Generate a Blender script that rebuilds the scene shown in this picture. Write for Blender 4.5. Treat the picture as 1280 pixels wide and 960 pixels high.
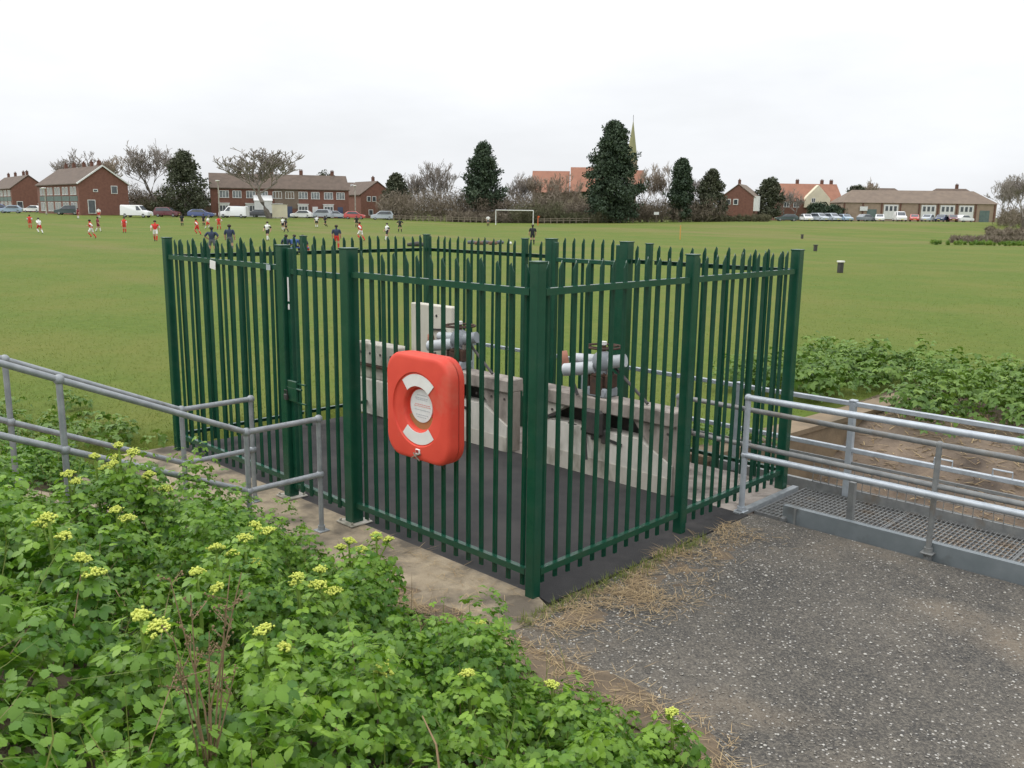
import bpy, bmesh, math, random
import numpy as np
from mathutils import Vector, Matrix, noise
random.seed(7); rng = np.random.default_rng(11)
scene = bpy.context.scene
for o in list(bpy.data.objects): bpy.data.objects.remove(o)
COL = scene.collection

# ------------------------------------------------------------------ camera
# site frame: X along the front fence (to the right), Y into the enclosure, origin at the near fence corner
F_PX = 1109.45
PITCH, ROLL = math.radians(11.004), math.radians(-0.7408)
CAM = Vector((4.043, -4.439, 2.7245))
FW0 = Vector((-0.6937, 0.7203, 0)); RT0 = Vector((0.7203, 0.6937, 0))
fwd = (FW0 * math.cos(PITCH) - Vector((0, 0, math.sin(PITCH)))).normalized()
dwn0 = fwd.cross(RT0)
cr, sr = math.cos(ROLL), math.sin(ROLL)
RT = (RT0 * cr + dwn0 * sr).normalized(); DN = (dwn0 * cr - RT0 * sr).normalized()
cd = bpy.data.cameras.new('camera'); cam = bpy.data.objects.new('camera', cd); COL.objects.link(cam)
cd.sensor_fit = 'HORIZONTAL'; cd.sensor_width = 36.0; cd.lens = 36.0 * F_PX / 1280.0
cd.clip_start = 0.05; cd.clip_end = 6000
m3 = Matrix((RT, -DN, -fwd)).transposed()
cam.matrix_world = Matrix.Translation(CAM) @ m3.to_4x4()
scene.camera = cam

# ------------------------------------------------------------------ sky, sun, exposure
SUN_AZ, SUN_EL = math.radians(212), math.radians(48)      # azimuth counted from +X, anticlockwise: where the sun stands
world = bpy.data.worlds.new('World'); scene.world = world; world.use_nodes = True
nt = world.node_tree; nt.nodes.clear(); N = nt.nodes.new; LK = nt.links.new
wo = N('ShaderNodeOutputWorld'); bg = N('ShaderNodeBackground'); LK(bg.outputs[0], wo.inputs[0])
bg.inputs[1].default_value = 0.1
sky = N('ShaderNodeTexSky'); sky.sky_type = 'NISHITA'; sky.sun_disc = False
sky.sun_elevation = SUN_EL; sky.sun_rotation = math.pi / 2 - SUN_AZ; sky.air_density = 1.0; sky.dust_density = 3.0
tc = N('ShaderNodeTexCoord'); sx = N('ShaderNodeSeparateXYZ'); LK(tc.outputs['Generated'], sx.inputs[0])
mx = N('ShaderNodeMath'); mx.operation = 'MAXIMUM'; mx.inputs[1].default_value = 0; LK(sx.outputs[2], mx.inputs[0])
ma = N('ShaderNodeMath'); ma.operation = 'MULTIPLY_ADD'; ma.inputs[1].default_value = 1.35; ma.inputs[2].default_value = 1.0; LK(mx.outputs[0], ma.inputs[0])
mp = N('ShaderNodeMapping'); mp.inputs['Scale'].default_value = (1.0, 1.0, 3.5); LK(tc.outputs['Generated'], mp.inputs[0])
nz = N('ShaderNodeTexNoise'); nz.inputs['Scale'].default_value = 2.6; nz.inputs['Detail'].default_value = 5; nz.inputs['Roughness'].default_value = .55; LK(mp.outputs[0], nz.inputs[0])
nm = N('ShaderNodeMapRange'); nm.inputs[1].default_value = .3; nm.inputs[2].default_value = .7; nm.inputs[3].default_value = .90; nm.inputs[4].default_value = 1.06; LK(nz.outputs[0], nm.inputs[0])
mm = N('ShaderNodeMath'); mm.operation = 'MULTIPLY'; LK(ma.outputs[0], mm.inputs[0]); LK(nm.outputs[0], mm.inputs[1])
cc = N('ShaderNodeVectorMath'); cc.operation = 'SCALE'; cc.inputs[0].default_value = (8.95, 9.15, 9.45); LK(mm.outputs[0], cc.inputs[3])   # overcast cloud layer
mix = N('ShaderNodeMix'); mix.data_type = 'RGBA'; mix.inputs[0].default_value = 0.93
LK(sky.outputs[0], mix.inputs[6]); LK(cc.outputs[0], mix.inputs[7]); LK(mix.outputs[2], bg.inputs[0])
sl = bpy.data.lights.new('sun', 'SUN'); sl.energy = 1.1; sl.angle = math.radians(35); sl.color = (1, .97, .92)
so = bpy.data.objects.new('sun', sl); COL.objects.link(so)
sd = Vector((math.cos(SUN_AZ) * math.cos(SUN_EL), math.sin(SUN_AZ) * math.cos(SUN_EL), math.sin(SUN_EL)))
so.rotation_euler = sd.to_track_quat('Z', 'Y').to_euler(); so.location = (0, 0, 60)
vs = scene.view_settings; vs.view_transform = 'Standard'; vs.look = 'None'; vs.gamma = 1; vs.exposure = 0.0; vs.use_curve_mapping = False
scene.cycles.max_bounces = 6; scene.cycles.transparent_max_bounces = 8; scene.cycles.use_denoising = True

# ------------------------------------------------------------------ helpers
def ray(px, py): return (RT * ((px - 640) / F_PX) + DN * ((py - 480) / F_PX) + fwd)
def at_depth(px, d):                                     # ground point d metres ahead, in the direction of column px
    r = ray(px, 300); k = d / r.dot(FW0); p = CAM + r * k
    return Vector((p.x, p.y, ground(p.x, p.y)))
def smooth(a, b, x):
    t = min(1, max(0, (x - a) / (b - a))); return t * t * (3 - 2 * t)
def nz1(x, y, s=1.0, seed=0.0): return noise.noise(Vector((x * s, y * s, seed)))

class MB:
    def __init__(s): s.v = []; s.f = []; s.m = []
    def add(s, vs, fs, mi=0):
        b = len(s.v); s.v += [tuple(p) for p in vs]; s.f += [tuple(b + i for i in f) for f in fs]; s.m += [mi] * len(fs)
    def box(s, c, d, rot=None, mi=0, bev=0.0):
        hx, hy, hz = d[0] / 2, d[1] / 2, d[2] / 2; c = Vector(c)
        if bev > 0:
            b = min(bev, hx * .9, hy * .9, hz * .9); bm = bmesh.new(); bmesh.ops.create_cube(bm, size=1)
            for v in bm.verts: v.co = Vector((v.co.x * d[0], v.co.y * d[1], v.co.z * d[2]))
            bmesh.ops.bevel(bm, geom=bm.edges[:], offset=b, segments=1, affect='EDGES')
            bm.verts.index_update()
            vs = [(rot @ v.co if rot else v.co) + c for v in bm.verts]; fs = [[v.index for v in f.verts] for f in bm.faces]; bm.free()
            s.add(vs, fs, mi); return s
        vs = [Vector((x * hx, y * hy, z * hz)) for z in (-1, 1) for y in (-1, 1) for x in (-1, 1)]
        vs = [(rot @ p if rot else p) + c for p in vs]
        s.add(vs, [(0, 2, 3, 1), (4, 5, 7, 6), (0, 1, 5, 4), (2, 6, 7, 3), (0, 4, 6, 2), (1, 3, 7, 5)], mi); return s
    def bar(s, a, b, w, h, mi=0, up=Vector((0, 0, 1)), bev=0.0):
        a = Vector(a); b = Vector(b); y = (b - a); L = y.length; y.normalize()
        if abs(y.dot(up)) > .98: up = Vector((0, 1, 0))
        x = y.cross(up).normalized(); z = x.cross(y)
        return s.box((a + b) / 2, (w, L, h), Matrix((x, y, z)).transposed(), mi, bev)
    def tube(s, pts, r, n=8, mi=0, cap=True):
        pts = [Vector(p) for p in pts]; rs = r if isinstance(r, (list, tuple)) else [r] * len(pts); rings = []
        for i, p in enumerate(pts):
            t = (pts[min(i + 1, len(pts) - 1)] - pts[max(i - 1, 0)]).normalized()
            up = Vector((0, 0, 1)) if abs(t.z) < .95 else Vector((0, 1, 0))
            x = t.cross(up).normalized(); y = x.cross(t)
            rings.append([p + (x * math.cos(2 * math.pi * k / n) + y * math.sin(2 * math.pi * k / n)) * rs[i] for k in range(n)])
        vs = [v for R in rings for v in R]; fs = []
        for i in range(len(rings) - 1):
            for k in range(n):
                a = i * n + k; b = i * n + (k + 1) % n; fs.append((a, b, b + n, a + n))
        if cap: fs.append(tuple(range(n - 1, -1, -1))); fs.append(tuple(range((len(rings) - 1) * n, len(rings) * n)))
        s.add(vs, fs, mi); return s
    def ball(s, c, r, n=8, m=5, mi=0, sc=(1, 1, 1)):
        c = Vector(c); vs = [c + Vector((0, 0, -r * sc[2]))]; fs = []
        for j in range(1, m):
            a = -math.pi / 2 + math.pi * j / m
            for k in range(n): vs.append(c + Vector((math.cos(a) * math.cos(2 * math.pi * k / n) * r * sc[0], math.cos(a) * math.sin(2 * math.pi * k / n) * r * sc[1], math.sin(a) * r * sc[2])))
        vs.append(c + Vector((0, 0, r * sc[2])))
        for k in range(n): fs.append((0, 1 + (k + 1) % n, 1 + k))
        for j in range(m - 2):
            for k in range(n): fs.append((1 + j * n + k, 1 + j * n + (k + 1) % n, 1 + (j + 1) * n + (k + 1) % n, 1 + (j + 1) * n + k))
        b = 1 + (m - 2) * n
        for k in range(n): fs.append((b + k, b + (k + 1) % n, len(vs) - 1))
        s.add(vs, fs, mi); return s
    def prism(s, poly, axis, a, b, mi=0):                # polygon in the other two axes, pulled from a to b along axis
        n = len(poly)
        def P(q, t): return {'x': (t, q[0], q[1]), 'y': (q[0], t, q[1]), 'z': (q[0], q[1], t)}[axis]
        s.add([P(q, a) for q in poly] + [P(q, b) for q in poly], [tuple(range(n))[::-1], tuple(range(n, 2 * n))] + [(k, (k + 1) % n, n + (k + 1) % n, n + k) for k in range(n)], mi); return s
    def mesh(s, name, mats, sm=False):
        me = bpy.data.meshes.new(name); me.from_pydata(s.v, [], s.f)
        mats = mats if isinstance(mats, (list, tuple)) else [mats]
        for m in mats: me.materials.append(m)
        if len(mats) > 1: me.polygons.foreach_set('material_index', s.m)
        bm = bmesh.new(); bm.from_mesh(me); bmesh.ops.recalc_face_normals(bm, faces=bm.faces[:]); bm.to_mesh(me); bm.free()
        if sm:
            me.polygons.foreach_set('use_smooth', [True] * len(me.polygons))
            try: me.set_sharp_from_angle(angle=math.radians(40))
            except Exception: pass
        me.update(); return me
    def build(s, name, mats, parent=None, sm=False, loc=None): return put(name, s.mesh(name, mats, sm), parent, loc)

def put(name, me, parent=None, loc=None, rz=0):
    o = bpy.data.objects.new(name, me); COL.objects.link(o)
    if parent: o.parent = parent
    if loc is not None: o.location = loc
    if rz: o.rotation_euler[2] = rz
    return o
def tag(o, label=None, cat=None, group=None, kind=None):
    if label: o['label'] = label
    if cat: o['category'] = cat
    if group: o['group'] = group
    if kind: o['kind'] = kind
    return o
def thing(name, label, cat, loc=(0, 0, 0), rz=0, group=None):
    o = bpy.data.objects.new(name, None); COL.objects.link(o); o.location = loc; o.rotation_euler[2] = rz; o.empty_display_size = .1
    return tag(o, label, cat, group)
def copy_tree(o, parent=None):
    c = o.copy(); COL.objects.link(c)
    if parent: c.parent = parent
    for ch in o.children: copy_tree(ch, c)
    return c
def np_mesh(name, V, Fc, mats, cols=None, mi=None, smooth_=False):
    V = np.asarray(V, np.float32); Fc = np.asarray(Fc, np.int32); me = bpy.data.meshes.new(name)
    k = Fc.shape[1]; me.vertices.add(len(V)); me.vertices.foreach_set('co', V.ravel())
    me.loops.add(Fc.size); me.loops.foreach_set('vertex_index', Fc.ravel())
    me.polygons.add(len(Fc)); me.polygons.foreach_set('loop_start', np.arange(0, Fc.size, k, dtype=np.int32)); me.polygons.foreach_set('loop_total', np.full(len(Fc), k, np.int32))
    for m in (mats if isinstance(mats, (list, tuple)) else [mats]): me.materials.append(m)
    if mi is not None: me.polygons.foreach_set('material_index', np.asarray(mi, np.int32))
    if cols is not None:
        at = me.attributes.new('tint', 'FLOAT', 'POINT'); at.data.foreach_set('value', np.asarray(cols, np.float32))
    if smooth_: me.polygons.foreach_set('use_smooth', np.ones(len(Fc), bool))
    me.update(calc_edges=True); me.validate(); return me

# ------------------------------------------------------------------ materials
MATS = {}
def mk(name, c1, c2=None, rough=.7, scale=4.0, detail=5, bump=0.0, bscale=None, metal=0.0, contrast=(.35, .65), spec=.5, c3=None, scale3=1.0, thr3=(.55, .7), coords='Object', stretch=(1, 1, 1), trans=0.0, tint=None, coat=0.0):
    m = bpy.data.materials.new(name); m.use_nodes = True; t = m.node_tree; n = t.nodes; l = t.links
    p = n['Principled BSDF']; p.inputs['Roughness'].default_value = rough; p.inputs['Metallic'].default_value = metal; p.inputs['Specular IOR Level'].default_value = spec
    p.inputs['Coat Weight'].default_value = coat
    tcn = n.new('ShaderNodeTexCoord'); mpn = n.new('ShaderNodeMapping'); mpn.inputs['Scale'].default_value = stretch; l.new(tcn.outputs[coords], mpn.inputs[0])
    def nzn(sc, det=5, ro=.6):
        q = n.new('ShaderNodeTexNoise'); q.inputs['Scale'].default_value = sc; q.inputs['Detail'].default_value = det; q.inputs['Roughness'].default_value = ro; l.new(mpn.outputs[0], q.inputs[0]); return q
    def mixc(f, a, b):
        x = n.new('ShaderNodeMix'); x.data_type = 'RGBA'; l.new(f, x.inputs[0])
        for i, c in ((6, a), (7, b)):
            if isinstance(c, tuple): x.inputs[i].default_value = (*c, 1)
            else: l.new(c, x.inputs[i])
        return x.outputs[2]
    def rng_(sock, a, b):
        x = n.new('ShaderNodeMapRange'); x.inputs[1].default_value = a; x.inputs[2].default_value = b; l.new(sock, x.inputs[0]); return x.outputs[0]
    col = None
    if c2 is not None: col = mixc(rng_(nzn(scale, detail).outputs[0], *contrast), c1, c2)
    if c3 is not None: col = mixc(rng_(nzn(scale3, 4).outputs[0], *thr3), col if col is not None else c1, c3)
    if tint is not None:                                   # per-leaf colour stored on the mesh
        a = n.new('ShaderNodeAttribute'); a.attribute_name = 'tint'; col = mixc(a.outputs['Fac'], col if col is not None else c1, tint)
    if col is None: p.inputs['Base Color'].default_value = (*c1, 1)
    else: l.new(col, p.inputs['Base Color'])
    if bump > 0:
        b = n.new('ShaderNodeBump'); b.inputs['Strength'].default_value = bump; b.inputs['Distance'].default_value = .02; l.new(nzn(bscale or scale * 3, 6, .65).outputs[0], b.inputs['Height']); l.new(b.outputs[0], p.inputs['Normal'])
    if trans > 0:
        tr = n.new('ShaderNodeBsdfTranslucent'); ms = n.new('ShaderNodeMixShader'); ms.inputs[0].default_value = trans
        if col is None: tr.inputs[0].default_value = (*c1, 1)
        else: l.new(col, tr.inputs[0])
        l.new(p.outputs[0], ms.inputs[1]); l.new(tr.outputs[0], ms.inputs[2]); l.new(ms.outputs[0], n['Material Output'].inputs[0])
    MATS[name] = m; return m
M = MATS
mk('green_paint', (.005, .052, .029), (.008, .066, .037), rough=.27, scale=5, bump=.05, bscale=30, c3=(.034, .078, .046), scale3=3.5, thr3=(.50, .85))
mk('galv', (.25, .268, .28), (.34, .36, .37), rough=.5, scale=14, metal=.35, bump=.05, bscale=60, c3=(.19, .19, .175), scale3=5, thr3=(.58, .75))
mk('galv_bright', (.38, .415, .45), (.47, .51, .545), rough=.42, scale=12, metal=.3, bump=.04, bscale=60, c3=(.33, .34, .35), scale3=4, thr3=(.6, .75))
mk('galv_dull', (.19, .195, .195), (.27, .275, .265), rough=.6, scale=10, metal=.25, bump=.08, bscale=50, c3=(.20, .155, .11), scale3=4, thr3=(.55, .75))
mk('beam_paint', (.16, .185, .195), (.20, .225, .235), rough=.45, scale=5, bump=.04, c3=(.12, .13, .13), scale3=3, thr3=(.55, .7))
mk('red_plastic', (.74, .080, .048), (.66, .062, .038), rough=.58, spec=.35, scale=3, bump=.03, bscale=50, c3=(.60, .20, .13), scale3=2.6, thr3=(.55, .85))
mk('red_dark', (.35, .03, .02), (.28, .03, .02), rough=.5, scale=4)
mk('white_patch', (.80, .78, .75), (.74, .71, .68), rough=.45, scale=8)
mk('label_white', (.74, .73, .72), (.66, .65, .64), rough=.4, scale=30)
mk('print_grey', (.42, .42, .44), rough=.6)
mk('print_red', (.62, .25, .22), rough=.6)
mk('ochre_dirt', (.30, .17, .06), (.40, .14, .05), rough=.8, scale=14)
mk('concrete_tan', (.385, .315, .215), (.265, .210, .140), rough=.92, scale=5.5, detail=9, contrast=(.3, .7), bump=.5, bscale=45, c3=(.115, .094, .068), scale3=1.7, thr3=(.43, .60))
mk('concrete_pale', (.50, .47, .41), (.40, .37, .31), rough=.88, scale=3, bump=.3, bscale=40, c3=(.15, .145, .11), scale3=3.0, thr3=(.48, .68), stretch=(1, 1, .5))
mk('concrete_pink', (.37, .325, .285), (.26, .225, .195), rough=.9, scale=6, bump=.4, bscale=45, c3=(.11, .095, .08), scale3=3.2, thr3=(.50, .68), stretch=(1, 1, .6))
mk('concrete_cream', (.62, .59, .53), (.48, .46, .40), rough=.85, scale=6, bump=.2, bscale=40, c3=(.20, .19, .15), scale3=3.0, thr3=(.52, .70), stretch=(1, 1, .45))
mk('cream_panel', (.60, .57, .48), (.54, .51, .43), rough=.8, scale=2, bump=.1, bscale=30)
mk('tarmac', (.034, .033, .034), (.052, .050, .049), rough=.88, spec=.2, scale=2.2, bump=.3, bscale=120, c3=(.080, .073, .068), scale3=.9, thr3=(.52, .75))
def gravel_mat():
    m = bpy.data.materials.new('gravel_floor'); m.use_nodes = True; t = m.node_tree; n = t.nodes; l = t.links; p = n['Principled BSDF']; p.inputs['Roughness'].default_value = .85
    geo = n.new('ShaderNodeNewGeometry')
    def tex(kind, sc, det=5):
        q = n.new('ShaderNodeTex' + kind); q.inputs['Scale'].default_value = sc
        if kind == 'Noise': q.inputs['Detail'].default_value = det; q.inputs['Roughness'].default_value = .65
        l.new(geo.outputs['Position'], q.inputs['Vector']); return q
    def rg(s_, a, b):
        x = n.new('ShaderNodeMapRange'); x.inputs[1].default_value = a; x.inputs[2].default_value = b; l.new(s_, x.inputs[0]); return x.outputs[0]
    def mixc(f, a, b):
        x = n.new('ShaderNodeMix'); x.data_type = 'RGBA'; l.new(f, x.inputs[0])
        for i_, c in ((6, a), (7, b)):
            if isinstance(c, tuple): x.inputs[i_].default_value = (*c, 1)
            else: l.new(c, x.inputs[i_])
        return x.outputs[2]
    c = mixc(rg(tex('Noise', 1.1, 6).outputs[0], .38, .64), (.044, .041, .037), (.094, .083, .068))
    c = mixc(rg(tex('Noise', .42, 4).outputs[0], .52, .68), c, (.180, .142, .100))          # sandy patches
    v1 = tex('Voronoi', 95); hs = n.new('ShaderNodeSeparateColor'); l.new(v1.outputs['Color'], hs.inputs[0])
    c = mixc(rg(hs.outputs[0], .35, 1.5), c, (.22, .195, .155))                                  # grains of aggregate, each its own grey
    v2 = tex('Voronoi', 48); h2 = n.new('ShaderNodeSeparateColor'); l.new(v2.outputs['Color'], h2.inputs[0])
    gate_ = n.new('ShaderNodeMath'); gate_.operation = 'MULTIPLY'; l.new(rg(h2.outputs[1], .84, .90), gate_.inputs[0]); l.new(rg(v2.outputs['Distance'], .40, .30), gate_.inputs[1])
    c = mixc(gate_.outputs[0], c, (.42, .40, .36))
    c = mixc(rg(tex('Noise', 42, 3).outputs[0], .58, .70), c, (.026, .025, .024))
    c = mixc(rg(tex('Noise', 2.3, 7).outputs[0], .58, .80), c, (.038, .036, .032))             # dark damp blotches
    l.new(c, p.inputs['Base Color'])
    b = n.new('ShaderNodeBump'); b.inputs['Strength'].default_value = .7; b.inputs['Distance'].default_value = .008; l.new(v1.outputs['Distance'], b.inputs['Height']); l.new(b.outputs[0], p.inputs['Normal'])
    M['gravel_floor'] = m
gravel_mat()
mk('pebble_white', (.50, .48, .43), (.34, .32, .28), rough=.8, scale=9)
mk('pebble_grey', (.20, .19, .17), (.30, .27, .23), rough=.85, scale=9)
mk('dirt', (.10, .075, .05), (.17, .125, .08), rough=.95, scale=4, bump=.6, bscale=30)
mk('mud', (.14, .105, .076), (.225, .168, .118), rough=.9, scale=3.2, detail=9, bump=.9, bscale=14, c3=(.075, .056, .042), scale3=1.6, thr3=(.5, .68))
mk('wing_wall', (.25, .185, .115), (.17, .125, .08), rough=.9, scale=2, bump=.3, bscale=25, c3=(.14, .11, .07), scale3=1.0, thr3=(.5, .7))
mk('rust', (.085, .042, .026), (.05, .03, .022), rough=.85, scale=12, bump=.3)
mk('oxide_red', (.30, .12, .075), (.22, .09, .06), rough=.8, scale=8, bump=.1)
mk('pipe_white', (.50, .525, .54), (.40, .42, .435), rough=.55, scale=6, bump=.06, c3=(.35, .33, .28), scale3=4, thr3=(.6, .8))
mk('pipe_grey', (.22, .24, .26), (.30, .32, .34), rough=.5, scale=6, bump=.05)
mk('black_steel', (.03, .03, .03), (.06, .05, .045), rough=.6, scale=12, bump=.2)
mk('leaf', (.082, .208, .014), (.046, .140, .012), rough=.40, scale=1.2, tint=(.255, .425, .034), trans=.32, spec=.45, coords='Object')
mk('leaf_far', (.100, .195, .022), (.068, .150, .018), rough=.5, scale=.8, tint=(.20, .31, .04), trans=.25)
mk('stem_green', (.20, .30, .05), rough=.6)
mk('umbel', (.66, .70, .14), (.54, .62, .11), rough=.7, scale=40, trans=.15)
mk('straw', (.28, .19, .095), (.20, .135, .07), rough=.9, scale=20, tint=(.44, .33, .18))
mk('dead_stem', (.17, .115, .06), (.25, .175, .095), rough=.9, scale=20)
mk('grass_blade', (.150, .205, .034), (.130, .185, .030), rough=.7, scale=.4, tint=(.215, .230, .055), trans=.4)
mk('bark', (.10, .085, .07), (.15, .13, .11), rough=.95, scale=3)
mk('twig', (.23, .20, .175), (.29, .255, .225), rough=.95, scale=.6)  # twigs lightened: distance haze is put into the colour
mk('twig_tan', (.33, .27, .21), (.27, .22, .165), rough=.95, scale=.6)
mk('evergreen', (.024, .046, .024), (.034, .060, .030), rough=.75, scale=.5, tint=(.060, .088, .046))  # green lifted slightly to carry distance haze in the colour
mk('evergreen_olive', (.048, .062, .030), (.060, .075, .038), rough=.75, scale=.5, tint=(.095, .098, .058))
mk('scrub', (.165, .132, .092), (.125, .105, .072), rough=.95, scale=.12, tint=(.225, .185, .14))  # scrub browns paled, distance haze painted in
mk('scrub_green', (.070, .085, .035), (.10, .095, .05), rough=.95, scale=.2, tint=(.13, .12, .07))
mk('brick', (.215, .100, .072), (.165, .076, .056), rough=.9, scale=2.2, bump=.2, bscale=10)
mk('brick_dark', (.17, .080, .055), (.125, .062, .045), rough=.9, scale=1.2)
mk('brick_tan', (.36, .27, .20), (.30, .225, .165), rough=.9, scale=1.2)
mk('roof_brown', (.105, .078, .060), (.140, .102, .078), rough=.9, scale=1.1, bump=.3, bscale=5)
mk('roof_tan', (.17, .13, .10), (.21, .16, .12), rough=.9, scale=.8, bump=.3, bscale=5)
mk('roof_red', (.27, .125, .080), (.33, .155, .10), rough=.9, scale=.7, bump=.3, bscale=4)
mk('stone_spire', (.26, .26, .13), (.33, .31, .17), rough=.9, scale=.4)
mk('stone_wall', (.30, .25, .18), (.22, .18, .13), rough=.9, scale=.8)
mk('white_paint', (.74, .74, .72), (.66, .66, .64), rough=.6, scale=2)
mk('cream_paint', (.70, .64, .47), (.62, .56, .42), rough=.7, scale=1)
mk('teal_tile', (.14, .19, .17), (.10, .14, .13), rough=.8, scale=2)
mk('glass', (.045, .055, .065), (.09, .10, .11), rough=.12, scale=.8, spec=.8)
mk('curtain_glass', (.30, .32, .33), (.12, .13, .14), rough=.2, scale=1.4)
mk('tyre', (.02, .02, .02), rough=.9)
mk('rim', (.35, .36, .37), rough=.4, metal=.6)
mk('lamp_glass', (.75, .74, .68), rough=.25)
mk('number_plate', (.70, .62, .2), rough=.5)
for nm_, c_ in dict(car_white=(.78, .78, .77), car_silver=(.42, .46, .50), car_blue=(.055, .085, .22), car_lightblue=(.30, .40, .50), car_navy=(.035, .055, .12), car_green=(.025, .055, .045), car_maroon=(.13, .028, .035), car_red=(.50, .06, .05), car_grey=(.19, .21, .22), car_black=(.025, .028, .03)).items(): mk(nm_, c_, rough=.28, coat=.5)
for nm_, c_ in dict(skin=(.50, .30, .21), hair=(.045, .03, .022), hair_fair=(.25, .17, .09), kit_red=(.62, .045, .035), kit_white=(.78, .77, .75), kit_black=(.022, .024, .03), kit_navy=(.032, .045, .085), kit_blue=(.06, .12, .32), kit_maroon=(.20, .03, .04), kit_orange=(.62, .12, .03), boot=(.02, .02, .02), cloth_grey=(.12, .13, .15)).items(): mk(nm_, c_, rough=.85)
mk('orange_pole', (.62, .30, .07), rough=.6)
mk('bin_dark', (.04, .038, .035), (.06, .055, .05), rough=.7, scale=6)
mk('wood_grey', (.24, .20, .15), (.17, .14, .105), rough=.9, scale=4, bump=.2)
mk('log_brown', (.13, .075, .05), (.18, .11, .075), rough=.9, scale=5)

# the field: mown grass with worn, yellower patches
def grass_mat():
    m = bpy.data.materials.new('grass'); m.use_nodes = True; t = m.node_tree; n = t.nodes; l = t.links; p = n['Principled BSDF']; p.inputs['Roughness'].default_value = .9; p.inputs['Specular IOR Level'].default_value = .15
    geo = n.new('ShaderNodeNewGeometry')
    def nzn(sc, det, st=(1, 1, 1), rot=0):
        mpn = n.new('ShaderNodeMapping'); mpn.inputs['Scale'].default_value = st; mpn.inputs['Rotation'].default_value = (0, 0, rot); l.new(geo.outputs['Position'], mpn.inputs[0])
        q = n.new('ShaderNodeTexNoise'); q.inputs['Scale'].default_value = sc; q.inputs['Detail'].default_value = det; q.inputs['Roughness'].default_value = .65; l.new(mpn.outputs[0], q.inputs[0]); return q.outputs[0]
    def rg(s, a, b):
        x = n.new('ShaderNodeMapRange'); x.inputs[1].default_value = a; x.inputs[2].default_value = b; l.new(s, x.inputs[0]); return x.outputs[0]
    def mixc(f, a, b):
        x = n.new('ShaderNodeMix'); x.data_type = 'RGBA'; l.new(f, x.inputs[0])
        for i, c in ((6, a), (7, b)):
            if isinstance(c, tuple): x.inputs[i].default_value = (*c, 1)
            else: l.new(c, x.inputs[i])
        return x.outputs[2]
    c = mixc(rg(nzn(3.0, 8), .35, .65), (.086, .130, .019), (.116, .158, .026))
    c = mixc(rg(nzn(.16, 5, (1, 1, 1)), .42, .66), c, (.140, .154, .032))
    c = mixc(rg(nzn(.035, 4, (.45, 1.6, 1), -.80), .52, .68), c, (.165, .152, .050))     # worn bands across the pitch
    c = mixc(rg(nzn(14, 4), .58, .75), c, (.055, .090, .016))
    l.new(c, p.inputs['Base Color'])
    b = n.new('ShaderNodeBump'); b.inputs['Strength'].default_value = .8; b.inputs['Distance'].default_value = .05; l.new(nzn(9, 8), b.inputs['Height']); l.new(b.outputs[0], p.inputs['Normal'])
    M['grass'] = m
grass_mat()

# ------------------------------------------------------------------ ground
EDX = [-60, -8, -3.4, -1.4, -.6, .4, 1.2, 1.95, 2.5, 3.2, 6, 40]; EDY = [-1.0, -.95, -.95, -.82, -.90, -.95, -.90, -1.0, -1.45, -2.6, -4.2, -4.6]
def y_edge(x): return float(np.interp(x, EDX, EDY))
TH = [-.6, -.42, -.2, 0, .25, .45, .7]; RZ = [1.25, 1.2, 1.0, .55, 1.4, 1.75, 1.8]
def ground(x, y):
    qx, qy = x - CAM.x, y - CAM.y; d = qx * FW0.x + qy * FW0.y; l = qx * RT0.x + qy * RT0.y
    z = 0.0
    if d > 40: z = float(np.interp(l / d, TH, RZ)) * smooth(95, 172, d)
    if -70 < x < 60 and -40 < y < 1:
        e = y_edge(x) - .15
        if y < e: z += min(1.35, .44 * (e - y) + .05 * nz1(x, y, 1.3)) * smooth(60, 40, abs(x)) if y < e else 0
    return z
def ditch(x, y):
    if x < -1.18 or y < 2.6 or y > 10.5: return 0.0
    top = 8.0 + .35 * nz1(x, 0, .5) + .03 * max(0, x)
    d = -.95 * smooth(top, 5.6, y) - .12 * nz1(x, y, .9) * smooth(top + .4, 7, y)
    return d
def axis(lo, hi, step, far):
    c = list(np.arange(lo, hi + 1e-6, step)); s = step
    while c[-1] < far: s *= 1.12; c.append(c[-1] + s)
    s = step
    while c[0] > -far: s *= 1.12; c.insert(0, c[0] - s)
    return c
def lower(x, y):                                           # dug out under slabs and walkway
    if -6.2 < x < .3 and -.95 < y < 2.9: return -.22
    if .0 <= x < 9 and y_edge(x) - .05 < y < 2.7: return -.22
    if -6.2 < x <= -1.18 and 2.8 <= y < 3.95: return -.5
    return 0
gx = axis(-15, 9, .16, 2500); gy = axis(-7, 11, .16, 2500)
gv = []; gm = []
for y in gy:
    for x in gx: gv.append((x, y, ground(x, y) + ditch(x, y) + lower(x, y)))
nx = len(gx); gf = []
for j in range(len(gy) - 1):
    for i in range(nx - 1):
        gf.append((j * nx + i, j * nx + i + 1, (j + 1) * nx + i + 1, (j + 1) * nx + i))
        xm, ym = (gx[i] + gx[i + 1]) / 2, (gy[j] + gy[j + 1]) / 2
        mi = 0
        if xm > -1.2 and 2.6 < ym < 8.0 + .35 * nz1(xm, 0, .5) - .3: mi = 1
        elif xm > -1.2 and 4 < ym < 10.6: mi = 2
        elif -40 < xm < 12 and ym < y_edge(xm) - .05 and xm > -4.2 and ym > -12: mi = 2
        gm.append(mi)
field = put('field', np_mesh('field', gv, gf, [M['grass'], M['mud'], M['dirt']], mi=gm, smooth_=True)); tag(field, kind='structure')
def sheet(name, poly, z, mat, thick=.2, sub=None):
    b = MB(); b.prism(poly, 'z', z - thick, z); o = b.build(name, mat); tag(o, kind='structure'); return o

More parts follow.
